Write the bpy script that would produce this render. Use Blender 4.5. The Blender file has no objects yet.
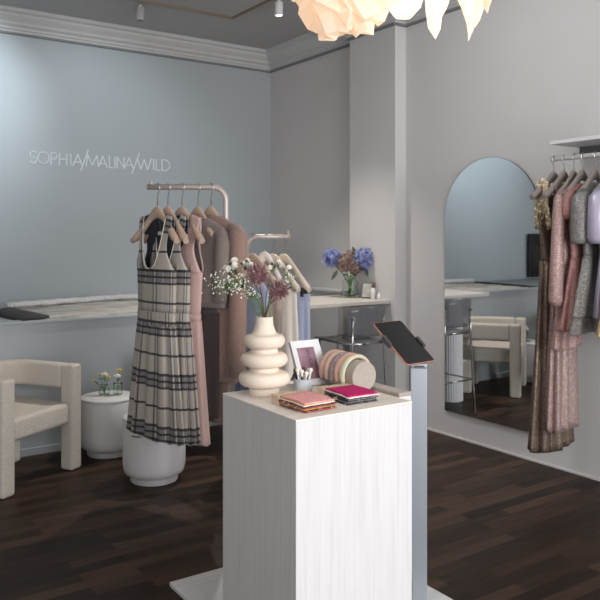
import bpy, bmesh, math, random
from mathutils import Vector, Matrix, noise
PI = math.pi
rnd = random.Random(7)
col = bpy.context.scene.collection

# ------------------------------------------------------------------ frame of the room
T = math.atan(516/745.0)                      # the camera is turned 34.7 degrees from the wall axes
FW = Vector((math.sin(T), math.cos(T), 0)); RT = Vector((math.cos(T), -math.sin(T), 0))
def P(r, d, z=0.0):                            # metres to the right of / ahead of the tripod
    return FW*d + RT*r + Vector((0, 0, z))
def yaw(v): return math.atan2(v.y, v.x)
XB, YA, YL = 3.98, 6.26, 5.087                 # right wall, far wall above the ledge, ledge front
ZL, ZC = 0.88, 3.26

# ------------------------------------------------------------------ materials
def mat(name, color=(.8,.8,.8), rough=.6, metal=0.0, **kw):
    m = bpy.data.materials.new(name); m.use_nodes = True
    b = m.node_tree.nodes['Principled BSDF']
    b.inputs['Base Color'].default_value = (*color, 1); b.inputs['Roughness'].default_value = rough
    b.inputs['Metallic'].default_value = metal
    for k, v in kw.items(): b.inputs[k].default_value = v
    return m
def nt(m):
    t = m.node_tree; return t.nodes, t.links, t.nodes['Principled BSDF']
def coords(N, L, kind='Object', scale=(1,1,1), rot=(0,0,0)):
    tc = N.new('ShaderNodeTexCoord'); mp = N.new('ShaderNodeMapping')
    mp.inputs['Scale'].default_value = scale; mp.inputs['Rotation'].default_value = rot
    L.new(tc.outputs[kind], mp.inputs['Vector']); return mp.outputs['Vector']
def ramp(N, L, src, stops):
    r = N.new('ShaderNodeValToRGB'); e = r.color_ramp.elements
    while len(e) < len(stops): e.new(.5)
    for i, (p, c) in enumerate(stops):
        e[i].position = p; e[i].color = (*c, 1) if len(c) == 3 else c
    L.new(src, r.inputs['Fac']); return r.outputs['Color']
def mth(N, L, op, a, b=None, c=None):
    n = N.new('ShaderNodeMath'); n.operation = op
    for i, x in enumerate((a, b, c)):
        if x is None: continue
        if isinstance(x, (int, float)): n.inputs[i].default_value = x
        else: L.new(x, n.inputs[i])
    return n.outputs[0]
def mixc(N, L, f, a, b, mode='MIX'):
    n = N.new('ShaderNodeMix'); n.data_type = 'RGBA'; n.blend_type = mode
    for k, x in ((0, f), (6, a), (7, b)):
        if isinstance(x, (int, float)): n.inputs[k].default_value = x
        elif isinstance(x, tuple): n.inputs[k].default_value = (*x, 1)
        else: L.new(x, n.inputs[k])
    return n.outputs[2]
def bump(m, src, strength, dist=.01):
    N, L, b = nt(m); bp = N.new('ShaderNodeBump'); bp.inputs['Strength'].default_value = strength
    bp.inputs['Distance'].default_value = dist; L.new(src, bp.inputs['Height']); L.new(bp.outputs[0], b.inputs['Normal'])
def noisy(name, c1, c2, scale=20, rough=.7, bs=.2, bd=.005, sc=(1,1,1), detail=4, **kw):
    m = mat(name, c1, rough, **kw); N, L, b = nt(m)
    n = N.new('ShaderNodeTexNoise'); n.inputs['Scale'].default_value = scale; n.inputs['Detail'].default_value = detail
    L.new(coords(N, L, 'Object', sc), n.inputs['Vector'])
    L.new(ramp(N, L, n.outputs['Fac'], [(.3, c1), (.7, c2)]), b.inputs['Base Color'])
    if bs: bump(m, n.outputs['Fac'], bs, bd)
    return m
def fabric(name, c, rough=.9, var=.12, scale=350, bs=.35, sheen=.2):
    c2 = tuple(max(0, x*(1-var)) for x in c)
    m = noisy(name, c, c2, scale, rough, bs, .002, (1,1,.35))
    m.node_tree.nodes['Principled BSDF'].inputs['Sheen Weight'].default_value = sheen
    return m
def sequin(name, c, c2, scale=170, metal=.55, rough=.32):
    m = mat(name, c, rough, metal); N, L, b = nt(m)
    v = N.new('ShaderNodeTexVoronoi'); v.inputs['Scale'].default_value = scale
    L.new(coords(N, L), v.inputs['Vector'])
    bw = N.new('ShaderNodeSeparateColor'); L.new(v.outputs['Color'], bw.inputs[0])
    L.new(ramp(N, L, bw.outputs[0], [(0, c2), (.72, c), (.97, tuple(min(1, x*2.6+.12) for x in c))]), b.inputs['Base Color'])
    bump(m, bw.outputs[1], .5, .003)
    return m
def plaid(name):
    m = mat(name, (.5,.45,.38), .85); N, L, b = nt(m)
    tc = N.new('ShaderNodeTexCoord'); sp = N.new('ShaderNodeSeparateXYZ'); L.new(tc.outputs['UV'], sp.inputs[0])
    def bands(src, period, spans):
        f = mth(N, L, 'FRACT', mth(N, L, 'DIVIDE', src, period)); tot = None
        for (a, w) in spans:
            x = mth(N, L, 'COMPARE', f, a, w)
            tot = x if tot is None else mth(N, L, 'MAXIMUM', tot, x)
        return tot
    hz = bands(sp.outputs[1], .27, [(.10, .022), (.225, .022), (.35, .026), (.72, .022)])
    hg = bands(sp.outputs[1], .27, [(.225, .125)])
    vt = bands(sp.outputs[0], .19, [(.30, .018), (.50, .018)])
    vg = bands(sp.outputs[0], .19, [(.40, .10)])
    vw = bands(sp.outputs[0], .19, [(.40, .03), (.85, .02)])
    cream = (.50,.46,.41); grey = (.22,.205,.20); navy = (.028,.03,.042)
    c = mixc(N, L, mth(N, L, 'MULTIPLY', hg, .9), cream, grey)
    c = mixc(N, L, mth(N, L, 'MULTIPLY', vg, .5), c, grey)
    c = mixc(N, L, mth(N, L, 'MULTIPLY', vw, .7), c, (.74,.69,.62))
    c = mixc(N, L, mth(N, L, 'MULTIPLY', mth(N, L, 'COMPARE', mth(N, L, 'FRACT', mth(N, L, 'MULTIPLY', sp.outputs[1], 90.0)), .5, .22), .08), c, (.13,.125,.13))
    c = mixc(N, L, mth(N, L, 'MULTIPLY', hz, .9), c, navy)
    c = mixc(N, L, mth(N, L, 'MULTIPLY', vt, .85), c, navy)
    L.new(c, b.inputs['Base Color'])
    n = N.new('ShaderNodeTexNoise'); n.inputs['Scale'].default_value = 300
    L.new(tc.outputs['UV'], n.inputs['Vector']); bump(m, n.outputs['Fac'], .3, .002)
    return m
def woodm(name, c1, c2, scale=(6,60,6), rough=.5, bs=.1):
    return noisy(name, c1, c2, 1.0, rough, bs, .002, scale, 6)

M = {}
M['wall_blue'] = noisy('blue grey wall paint', (.385,.42,.44), (.375,.41,.43), 3, .75, .03)
M['wall_grey'] = noisy('warm grey wall paint', (.615,.60,.595), (.60,.585,.58), 3, .8, .03)
M['ceiling'] = noisy('ceiling paint', (.40,.395,.395), (.39,.385,.385), 3, .9, .02)
M['cornice'] = noisy('cornice paint', (.52,.52,.515), (.50,.50,.50), 4, .7, .02)
M['ledge_top'] = noisy('dark ledge board', (.035,.03,.028), (.06,.05,.045), 8, .6, .1)
M['white'] = noisy('white lacquer', (.72,.72,.73), (.68,.68,.69), 30, .45, .05)
M['sign'] = mat('white sign letters', (.75,.78,.80), .5, 0, **{'Emission Color': (.8,.9,1,1), 'Emission Strength': .05})  # faint emission lifts the letters to an even white; the sign is unlit
M['drum'] = noisy('white ribbed lacquer', (.68,.67,.67), (.655,.645,.645), 60, .6, .05, .001, (1,1,.1))
M['boucle'] = noisy('cream boucle', (.72,.665,.59), (.58,.53,.465), 130, .95, .8, .008)
M['hanger'] = woodm('pale beech', (.58,.43,.335), (.48,.35,.27), (5,40,5))
M['hanger_cream'] = woodm('cream lacquered beech', (.74,.63,.53), (.66,.55,.45), (5,40,5))
M['hanger_taupe'] = fabric('taupe velvet', (.26,.215,.195))
M['steel'] = mat('brushed steel', (.62,.60,.57), .3, 1.0)
M['rail'] = mat('satin pinkish steel tube', (.55,.48,.45), .42, .35)
M['chrome'] = mat('chrome', (.5,.5,.5), .12, 1.0)
M['alu'] = noisy('anodised aluminium', (.52,.55,.60), (.48,.51,.56), 200, .38, .05, .001, (1,1,.02), metallic=None) if False else mat('anodised aluminium', (.36,.385,.42), .42, .6)
M['plaid'] = plaid('grey and cream plaid')
M['navy'] = fabric('navy lining', (.008,.012,.028), .7)
M['blush'] = fabric('blush cotton', (.69,.47,.43))
M['blush_in'] = fabric('pale blush lining', (.78,.60,.56))
M['taupe'] = fabric('taupe wool', (.225,.185,.17))
M['darkgrey'] = fabric('charcoal cloth', (.085,.08,.085))
M['brownblack'] = fabric('dark brown cloth', (.045,.03,.028))
M['mauve'] = fabric('mauve knit', (.33,.215,.175), var=.25, scale=180)
M['cream'] = fabric('cream satin', (.86,.79,.70), .6)
M['beige'] = fabric('beige cloth', (.42,.33,.27))
M['blue'] = fabric('light blue cotton', (.40,.455,.61))
M['deepblue'] = fabric('washed blue cotton', (.16,.20,.32))
M['clip'] = mat('dark clip', (.04,.035,.035), .4, .5)
M['bronze'] = sequin('bronze sequins', (.16,.115,.085), (.075,.05,.037), 420)
M['gold_lace'] = sequin('gold lace', (.55,.44,.28), (.30,.22,.13), 90, .3, .5)
M['pink_sq'] = sequin('pink sequins', (.39,.245,.225), (.30,.185,.17), 480, .25, .45)
M['rose'] = sequin('rose lurex', (.37,.185,.175), (.29,.14,.135), 600, .15, .5)
M['dusty'] = sequin('dusty pink sequins', (.31,.215,.195), (.225,.15,.135), 480, .3, .42)
M['grey_sq'] = sequin('grey sequins', (.22,.21,.205), (.13,.125,.12), 420, .3, .45)
M['lilac'] = mat('lilac satin', (.44,.41,.53), .33, .1)
M['yellow'] = noisy('pale yellow lace', (.72,.57,.30), (.55,.42,.2), 120, .8, .6)
M['vase'] = noisy('sand ceramic', (.80,.69,.58), (.76,.65,.54), 120, .75, .15, .002)
M['stem'] = mat('green stem', (.10,.20,.05), .6)
M['stem_brown'] = mat('reddish stem', (.16,.06,.045), .6)
M['leaf'] = mat('leaf green', (.03,.075,.03), .5)
M['allium'] = noisy('purple allium', (.25,.11,.13), (.38,.22,.23), 160, .8, 0)
M['allium_tip'] = mat('pale allium tips', (.68,.54,.48), .8)
M['hydrangea'] = noisy('blue hydrangea', (.12,.16,.40), (.42,.46,.70), 45, .8, 0)
M['dryflower'] = noisy('dried beige blossoms', (.42,.32,.26), (.25,.15,.13), 60, .9, 0)
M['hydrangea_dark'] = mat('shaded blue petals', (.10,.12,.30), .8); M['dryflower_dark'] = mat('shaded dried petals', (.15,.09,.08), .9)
M['petal_white'] = mat('white petals', (.82,.77,.70), .7)
M['petal_yellow'] = mat('yellow petals', (.80,.52,.05), .7)
M['glass'] = mat('clear glass', (.9,.95,.9), .03, 0, **{'Transmission Weight': 1.0, 'IOR': 1.2})
M['smoke'] = mat('smoked acrylic', (.16,.16,.17), .12, 0, **{'Alpha': .62})
M['desk'] = noisy('greige laminate', (.60,.56,.51), (.57,.53,.48), 20, .35, .02)
M['magenta'] = fabric('magenta wool', (.60,.003,.16), .95, .25, 150, .35, 0)
M['pinktweed'] = noisy('pink tweed', (.80,.16,.22), (.85,.62,.55), 210, .95, .7, .004, detail=1)
M['mustard'] = fabric('mustard wool', (.62,.37,.05)); M['red'] = fabric('red wool', (.45,.05,.04)); M['black'] = fabric('black wool', (.02,.02,.025))
M['tweedgrey'] = noisy('grey tweed', (.28,.27,.27), (.08,.08,.09), 240, .95, .6)
M['lightwood'] = woodm('light birch', (.72,.57,.42), (.62,.48,.34), (5,30,5), .55)
M['linen'] = fabric('grey linen', (.44,.38,.33), var=.2, scale=250)
M['cup'] = noisy('pale concrete', (.50,.53,.56), (.42,.45,.48), 90, .8, .2)
M['screen'] = mat('black glass screen', (.006,.006,.007), .16)
M['rosegold'] = mat('rose gold edge', (.75,.36,.27), .35, .6)
M['darkplastic'] = mat('dark grey clamp', (.07,.065,.07), .4)
M['mirror'] = mat('mirror glass', (.80,.82,.83), .0, 1.0)
M['greyframe'] = mat('dark grey edge', (.12,.12,.12), .4)

def floor_mat():
    m = mat('dark stained oak parquet', (.03,.02,.017), .36, 0, **{'Specular IOR Level': .16}); N, L, b = nt(m)
    v = coords(N, L, 'Object')
    br = N.new('ShaderNodeTexBrick'); L.new(v, br.inputs['Vector'])
    br.offset = .37; br.offset_frequency = 2
    for k, x in (('Scale', 1), ('Mortar Size', .0012), ('Mortar Smooth', .1), ('Bias', 0), ('Brick Width', .62), ('Row Height', .075)): br.inputs[k].default_value = x
    br.inputs['Color1'].default_value = (0,0,0,1); br.inputs['Color2'].default_value = (1,1,1,1); br.inputs['Mortar'].default_value = (0,0,0,1)
    n = N.new('ShaderNodeTexNoise'); n.inputs['Scale'].default_value = 1; n.inputs['Detail'].default_value = 7
    L.new(coords(N, L, 'Object', (4, 60, 4)), n.inputs['Vector'])
    base = ramp(N, L, br.outputs['Color'], [(0, (.013,.0075,.005)), (.5, (.036,.020,.013)), (1, (.105,.058,.036))])
    c = mixc(N, L, mth(N, L, 'MULTIPLY', n.outputs['Fac'], .8), base, (.022,.013,.010))
    L.new(c, b.inputs['Base Color']); 
    L.new(mth(N, L, 'MULTIPLY_ADD', n.outputs['Fac'], .25, .33), b.inputs['Roughness'])
    bump(m, mth(N, L, 'SUBTRACT', mth(N, L, 'MULTIPLY', n.outputs['Fac'], .3), br.outputs['Fac']), .25, .002)
    return m
M['floor'] = floor_mat()
def whitewash():
    m = mat('whitewashed timber', (.7,.69,.69), .6); N, L, b = nt(m)
    n = N.new('ShaderNodeTexNoise'); n.inputs['Scale'].default_value = 1; n.inputs['Detail'].default_value = 8; n.inputs['Roughness'].default_value = .65
    L.new(coords(N, L, 'Object', (62, 62, 2.2)), n.inputs['Vector'])
    n2 = N.new('ShaderNodeTexNoise'); n2.inputs['Scale'].default_value = 4; L.new(coords(N, L, 'Object', (3,3,.6)), n2.inputs['Vector'])
    c = ramp(N, L, n.outputs['Fac'], [(.28, (.62,.60,.59)), (.5, (.70,.69,.685)), (.75, (.74,.735,.735))])
    c = mixc(N, L, mth(N, L, 'MULTIPLY', n2.outputs['Fac'], .2), c, (.62,.58,.57))
    L.new(c, b.inputs['Base Color']); bump(m, n.outputs['Fac'], .55, .004); return m
M['whitewash'] = whitewash()
M['top_wood'] = noisy('whitened birch top', (.88,.83,.77), (.80,.74,.67), 1, .55, .15, .002, (4,40,4), 6)
M['plate'] = noisy('pale limed board', (.55,.56,.57), (.66,.67,.68), 1, .4, .1, .002, (3,30,3), 6)
def paper():
    m = mat('lamp paper', (.92,.86,.78), .8); N, L, b = nt(m)
    tr = N.new('ShaderNodeBsdfTranslucent'); tr.inputs[0].default_value = (1,.86,.70,1)
    mx = N.new('ShaderNodeMixShader'); mx.inputs[0].default_value = .5
    b.inputs['Emission Color'].default_value = (1,.86,.70,1); b.inputs['Emission Strength'].default_value = .32
    o = N['Material Output'] if False else [x for x in N if x.type == 'OUTPUT_MATERIAL'][0]
    L.new(b.outputs[0], mx.inputs[1]); L.new(tr.outputs[0], mx.inputs[2]); L.new(mx.outputs[0], o.inputs[0]); return m
M['paper'] = paper()
def emis(name, c, s):
    m = mat(name, c, .5); b = m.node_tree.nodes['Principled BSDF']
    b.inputs['Emission Color'].default_value = (*c, 1); b.inputs['Emission Strength'].default_value = s; return m
M['bulb'] = emis('warm bulb', (1,.82,.6), 12)
M['spotlit'] = emis('lit spot lens', (1,.93,.8), 8)

# ------------------------------------------------------------------ mesh helpers
def link(o, parent=None):
    col.objects.link(o)
    if parent is not None: o.parent = parent
    return o
def tag(o, label=None, cat=None, group=None, kind=None):
    if label: o['label'] = label
    if cat: o['category'] = cat
    if group: o['group'] = group
    if kind: o['kind'] = kind
    return o
def thing(name, label, cat, loc=(0,0,0), rz=0, group=None):
    o = bpy.data.objects.new(name, None); o.empty_display_size = .1; o.location = loc; o.rotation_euler = (0,0,rz)
    col.objects.link(o); return tag(o, label, cat, group)
class MB:
    def __init__(s): s.v = []; s.f = []; s.uv = []; s.mi = []; s.smooth = []
    def face(s, idx, uv=None, mi=0, sm=True):
        s.f.append(tuple(idx)); s.uv.append(uv or [(0,0)]*len(idx)); s.mi.append(mi); s.smooth.append(sm)
    def grid(s, g, closed=False, u0=0, u1=1, vs=None, mi=0, sm=True, caps=False, us=None):
        base = len(s.v); n = len(g); m = len(g[0])
        for row in g: s.v.extend([tuple(p) for p in row])
        if vs is None: vs = [row[0][2] for row in g]
        mm = m if closed else m-1
        U = us or [u0 + (u1-u0)*j/mm for j in range(mm+1)]
        for i in range(n-1):
            for j in range(mm):
                k = (j+1) % m
                s.face((base+i*m+j, base+i*m+k, base+(i+1)*m+k, base+(i+1)*m+j), [(U[j], vs[i]), (U[j+1], vs[i]), (U[j+1], vs[i+1]), (U[j], vs[i+1])], mi, sm)
        if caps and closed:
            s.face([base+j for j in range(m)][::-1], None, mi, False); s.face([base+(n-1)*m+j for j in range(m)], None, mi, False)
    def box(s, c, size, rz=0, mi=0, rot=None):
        b = len(s.v); M3 = rot or Matrix.Rotation(rz, 3, 'Z')
        for z in (-.5,.5):
            for y in (-.5,.5):
                for x in (-.5,.5):
                    s.v.append(tuple(Vector(c) + M3 @ Vector((x*size[0], y*size[1], z*size[2]))))
        for q in ((0,2,3,1),(4,5,7,6),(0,1,5,4),(2,6,7,3),(0,4,6,2),(1,3,7,5)):
            s.face([b+i for i in q], [(0,0),(1,0),(1,1),(0,1)], mi, False)
    def tube(s, pts, r, n=10, caps=True, flat=None, mi=0, sm=True, up=None):
        pts = [Vector(p) for p in pts]; rs = r if isinstance(r, (list, tuple)) else [r]*len(pts); rings = []
        ref = Vector(up) if up else None; prev = None
        for i, p in enumerate(pts):
            t = (pts[min(i+1, len(pts)-1)] - pts[max(i-1, 0)]).normalized()
            if prev is None:
                a = ref if ref else (Vector((0,0,1)) if abs(t.z) < .9 else Vector((1,0,0)))
                x = (a - t*a.dot(t)).normalized()
            else: x = (prev - t*prev.dot(t)).normalized()
            prev = x; y = t.cross(x)
            rr = rs[i]; ra, rb = (rr if isinstance(rr, tuple) else (rr, rr))
            rings.append([p + x*ra*math.cos(2*PI*k/n) + y*rb*math.sin(2*PI*k/n) for k in range(n)])
        s.grid(rings, True, vs=[i/len(pts) for i in range(len(pts))], mi=mi, sm=sm, caps=caps)
    def lathe(s, prof, c=(0,0,0), n=32, mi=0, sm=True):
        c = Vector(c)
        s.grid([[c + Vector((r*math.cos(2*PI*k/n), r*math.sin(2*PI*k/n), z)) for k in range(n)] for r, z in prof], True, vs=[z for r, z in prof], mi=mi, sm=sm)
    def ball(s, c, r, seg=8, mi=0, sq=(1,1,1)):
        rings = []
        for i in range(seg//2+1):
            a = PI*i/(seg//2) ; q = max(1e-4, math.sin(a))
            rings.append([Vector(c) + Vector((r*sq[0]*q*math.cos(2*PI*k/seg), r*sq[1]*q*math.sin(2*PI*k/seg), -r*sq[2]*math.cos(a))) for k in range(seg)])
        s.grid(rings, True, mi=mi)
    def poly(s, pts, mi=0, sm=False):
        b = len(s.v); s.v.extend([tuple(p) for p in pts]); s.face(range(b, b+len(pts)), None, mi, sm)
    def prism(s, outline, z0, z1, mi=0):
        n = len(outline); b = len(s.v)
        for z in (z0, z1): s.v.extend([(x, y, z) for x, y in outline])
        for i in range(n):
            j = (i+1) % n; s.face((b+i, b+j, b+n+j, b+n+i), None, mi, False)
        s.face([b+i for i in range(n)][::-1], None, mi, False); s.face([b+n+i for i in range(n)], None, mi, False)
    def build(s, name, m, parent=None, bev=0, solid=0, sub=0, weld=False, offset=-1, mo=0):
        me = bpy.data.meshes.new(name); me.from_pydata(s.v, [], s.f)
        for mm in (m if isinstance(m, (list, tuple)) else [m]): me.materials.append(mm)
        uvl = me.uv_layers.new(name='UVMap')
        for p in me.polygons:
            p.material_index = s.mi[p.index]; p.use_smooth = s.smooth[p.index]
            for q, li in enumerate(p.loop_indices): uvl.data[li].uv = s.uv[p.index][q]
        o = bpy.data.objects.new(name, me)
        if weld or bev:
            bm = bmesh.new(); bm.from_mesh(me); bmesh.ops.remove_doubles(bm, verts=bm.verts, dist=1e-5)
            bmesh.ops.recalc_face_normals(bm, faces=bm.faces) if bev else None
            bm.to_mesh(me); bm.free()
        if bev:
            b = o.modifiers.new('bevel', 'BEVEL'); b.width = bev; b.segments = 3; b.limit_method = 'ANGLE'; b.harden_normals = False
            for p in me.polygons: p.use_smooth = True
            b.angle_limit = math.radians(40)
            w = o.modifiers.new('wn', 'WEIGHTED_NORMAL'); w.keep_sharp = True
        if sub:
            b = o.modifiers.new('sub', 'SUBSURF'); b.levels = sub; b.render_levels = sub
        if solid:
            b = o.modifiers.new('solid', 'SOLIDIFY'); b.thickness = solid; b.offset = offset; b.material_offset = mo
        return link(o, parent)
def boxo(name, c, size, m, parent=None, bev=0, rz=0):
    b = MB(); b.box((0,0,0), size); o = b.build(name, m, parent, bev); o.location = c; o.rotation_euler = (0,0,rz); return o
def struct(o): o['kind'] = 'structure'; return o
def sstep(a, b, x):
    t = max(0, min(1, (x-a)/(b-a))); return t*t*(3-2*t)

# ------------------------------------------------------------------ room shell
def slab(name, x0, x1, y0, y1, z0, z1, m, bev=0):
    return struct(boxo(name, ((x0+x1)/2, (y0+y1)/2, (z0+z1)/2), (x1-x0, y1-y0, z1-z0), m, None, bev))
slab('floor', -3, 4.3, -2.5, 6.6, -.1, 0, M['floor'])
slab('ceiling', -3, 4.3, -2.5, 6.6, ZC, ZC+.1, M['ceiling'])
slab('wall_far', -3, 3.98, YA, YA+.15, .0, ZC, M['wall_blue'])
slab('wall_right', XB, XB+.15, -2.5, YA+.15, 0, ZC, M['wall_grey'])
slab('wall_left', -3.15, -3, -2.5, YA+.15, 0, ZC, M['wall_grey'])
slab('trim_1', 3.87, XB, 4.30, 4.86, 0, ZC, M['wall_grey'])                       # pilaster
slab('wall_ledge', -3, 3.40, YL, YL+.08, 0, ZL, M['wall_blue'])
slab('trim_2', -3, 3.405, YL-.012, YL+.10, ZL-.006, ZL+.014, M['wall_blue'], .004)          # nosing
slab('trim_3', -3, 3.40, YL+.08, YA, ZL-.03, ZL, M['wall_blue'])
slab('trim_4', 3.86, XB, 5.0, YA, 0, .975, M['wall_grey'])                    # boxed-in dado behind the desk
slab('trim_5', 3.845, XB, 4.985, YA, .975, 1.0, M['cornice'], .004)
slab('baseboard_right', XB-.008, XB, -2.5, 4.30, 0, .016, M['wall_grey'], .003)
slab('wall_ledge_end', 3.32, 3.40, YL+.08, YA, 0, ZL-.03, M['wall_blue'])
slab('baseboard_far', -3, 3.40, YL-.012, YL, 0, .05, M['wall_blue'], .003)
# cornice profile: (distance from wall, z)
prof = [(0,3.098),(.022,3.098),(.024,3.112),(.040,3.120),(.046,3.135),(.075,3.150),(.082,3.168),(.112,3.190),(.128,3.205),(.130,3.222),(.158,3.232),(.160,ZC),(0,ZC)]
def cornice(name, path, m):
    # path: list of (corner point, offset direction) ; profile swept with mitres
    b = MB(); rows = []
    for (x, y), (ox, oy) in path:
        rows.append([(x+ox*q, y+oy*q, z) for q, z in prof])
    for i in range(len(rows)-1):
        for j in range(len(prof)-1):
            p = [rows[i][j], rows[i+1][j], rows[i+1][j+1], rows[i][j+1]]; b.poly(p)
    o = b.build(name, m, None); struct(o); return o
cornice('trim_6', [((-3, YA), (0,-1)), ((XB, YA), (-1,-1)), ((XB, 4.86), (-1,1)), ((3.87, 4.86), (-1,1)), ((3.87, 4.30), (-1,-1)), ((XB, 4.30), (-1,-1)), ((XB,-2.5), (-1,0))], M['cornice'])
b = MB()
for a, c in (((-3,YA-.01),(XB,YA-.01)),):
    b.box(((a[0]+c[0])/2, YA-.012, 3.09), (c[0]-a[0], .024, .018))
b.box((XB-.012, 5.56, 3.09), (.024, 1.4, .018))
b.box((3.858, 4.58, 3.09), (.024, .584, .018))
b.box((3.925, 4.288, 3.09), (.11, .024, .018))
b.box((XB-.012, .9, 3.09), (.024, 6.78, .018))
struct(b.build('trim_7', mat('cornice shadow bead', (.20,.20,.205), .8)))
# ceiling track
b = MB()
b.box((1.2, 5.36, ZC-.008), (3.69, .022, .016)); b.box((3.04, 3.2, ZC-.008), (.022, 4.30, .016))
tag(b.build('ceiling_track', mat('bronze track', (.30,.24,.17), .4, .5)), 'thin bronze lighting track turning a corner on the grey ceiling', 'light track')
def spot(x, y, label, lit, ztop=ZC):
    t = thing('ceiling_spotlight', label, 'spotlight', (x, y, ztop), 0, None)
    b = MB(); b.tube([(0,0,0),(0,0,-.025)], .014, 12); b.build('stem', M['white'], t)
    b = MB(); b.lathe([(.001,-.02),(.030,-.02),(.032,-.024),(.032,-.122),(.029,-.125),(.027,-.117),(.001,-.115)], n=24)
    ho = b.build('housing', M['white'] if lit else M['ceiling'], t)
    b = MB(); b.lathe([(.001,-.118),(.0268,-.1185),(.001,-.1195)], n=24); b.build('lens', M['spotlit'] if lit else M['greyframe'], ho)
spot(3.10, 4.76, 'white cylindrical ceiling spotlight with glowing lens near the room corner', True)
spot(2.28, 5.48, 'dim white cylindrical ceiling spotlight above the wall lettering', False)

# ------------------------------------------------------------------ wall lettering
def sign():
    t = thing('wall_sign', 'thin raised white lettering SOPHIA/MALINA/WILD on blue grey wall', 'sign', (0,0,0))
    def wx(u):                                   # strokes are drawn in a 495 unit wide strip spread over the wall
        px = 15+u/3.53; k = (px-300)/745.0
        dd = YA/(FW.y + RT.y*k); return (FW.x + RT.x*k)*dd
    z0, z1 = 2.052, 2.150
    def Z(v): return z0 + (z1-z0)*v
    def stroke(pts):
        b = MB(); 
        for i in range(len(pts)-1):
            (u0, v0), (u1, v1) = pts[i], pts[i+1]
            a = Vector((wx(u0), YA-.005, Z(v0))); c = Vector((wx(u1), YA-.005, Z(v1))); d = c-a; L = d.length
            ang = math.atan2(d.z, d.x)
            b.box((a+c)/2, (L+.003, .008, .0065), rot=Matrix.Rotation(-ang, 3, 'Y'))
        return b
    def arc(cx, cy, rx, ry, a0, a1, n=14): return [(cx+rx*math.cos(math.radians(a0+(a1-a0)*i/n)), cy+ry*math.sin(math.radians(a0+(a1-a0)*i/n))) for i in range(n+1)]
    L = []
    L.append([arc(64,.74,12,.26,40,270,10)+arc(64,.26,13,.25,90,-150,10)])
    L.append([arc(99,.5,19,.5,0,360,24)])
    L.append([[(126,0),(126,1),(136,1)]+arc(136,.72,10,.28,90,-90,8)+[(126,.44)]])
    L.append([[(156,0),(156,1)],[(182,0),(182,1)],[(156,.5),(182,.5)]])
    L.append([[(196,0),(196,1)]])
    L.append([[(204,0),(221,1),(237,0)],[(210,.32),(231,.32)]])
    L.append([[(231,-.42),(258,1.45)]])
    L.append([[(250,0),(256,1),(272,.1),(288,1),(294,0)]])
    L.append([[(294,0),(309,1),(324,0)],[(300,.32),(319,.32)]])
    L.append([[(332,1),(332,0),(347,0)]])
    L.append([[(352,0),(352,1)]])
    L.append([[(360,0),(360,1),(384,0),(384,1)]])
    L.append([[(386,0),(402,1),(417,0)],[(392,.32),(411,.32)]])
    L.append([[(411,-.45),(438,1.45)]])
    L.append([[(430,1),(443,0),(455,.9),(467,0),(480,1)]])
    L.append([[(488,0),(488,1)]])
    L.append([[(497,1),(497,0),(511,0)]])
    L.append([[(518,0),(518,1),(527,1)]+arc(527,.5,18,.5,90,-90,12)+[(518,0)]])
    for l in L:
        b = MB()
        for st in l:
            q = stroke(st); o = len(b.v); b.v += q.v
            for f_ in q.f: b.face([i+o for i in f_], None, 0, False)
        b.build('letter', M['sign'], t)
sign()

# ------------------------------------------------------------------ rug on the ledge
def rug():
    t = thing('woven_rug', 'cream and grey striped woven rug lying on the long ledge', 'rug', (0,0,0))
    m = mat('striped wool', (.5,.48,.45), .95); N, L, b_ = nt(m)
    n = N.new('ShaderNodeTexNoise'); n.inputs['Scale'].default_value = 1; n.inputs['Detail'].default_value = 5
    L.new(coords(N, L, 'Object', (5, 38, 5)), n.inputs['Vector'])
    L.new(ramp(N, L, n.outputs['Fac'], [(.3, (.20,.18,.16)), (.5, (.42,.40,.37)), (.7, (.60,.59,.57))]), b_.inputs['Base Color']); bump(m, n.outputs['Fac'], .6, .01)
    b = MB(); g = []
    nu, nv = 60, 22
    for i in range(nv+1):
        row = []
        for j in range(nu+1):
            s, w = j/nu, i/nv
            xl = 1.45-.07*w; x = xl + (3.39-xl)*s
            yb = 5.92 + .32*min(1, s*2.2); y = 5.11 + (yb-5.11)*w
            z = ZL + .022 + .008*noise.noise(Vector((x*4, y*5, 0))) + .006*noise.noise(Vector((x*14, y*14, 3)))
            row.append((x, y, z))
        g.append(row)
    b.grid(g); b.build('woven_field', m, t, solid=.02)
    b = MB(); pts = []; 
    for j in range(60):
        s = j/59; x = 1.38 + 2.0*s; y = 5.94 + .27*min(1, s*2.2)
        pts.append((x, y, ZL+.045+.008*noise.noise(Vector((x*9,0,0)))))
    b.tube(pts, [(.026+.006*noise.noise(Vector((p[0]*12,1,0))), .05) for p in pts], 12); b.build('fleece_edge', noisy('white fleece', (.74,.74,.74), (.55,.55,.55), 60, .95, .9, .02), t)
    b = MB()
    for k in range(18):
        w = (k+.5)/18; x = 1.45-.07*w; y = 5.11+.81*w
        b.tube([(x+.03, y, ZL+.03), (x-.03, y-.006, ZL+.018), (x-.15, y-.02, ZL+.014)], [.013,.015,.013], 6)
    b.build('fringe', M['black'], t)
rug()
# dark panel on the far wall, seen in the mirror
t = thing('wall_panel', 'dark ribbed panel standing against far wall, seen only in the arched mirror', 'panel', (-.13, YA-.05, 1.18)) 
b = MB(); b.box((0,0,0), (.34,.03,.56)); b.build('frame', M['black'], t, .004)
b = MB()
for k in range(9): b.tube([(-.12+.03*k,-.02,-.27),(-.12+.03*k,-.02,.27)], .011, 8)
b.build('ribbed_front', noisy('dark ribbed cloth', (.05,.045,.04), (.03,.028,.026), 50), t)

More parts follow.
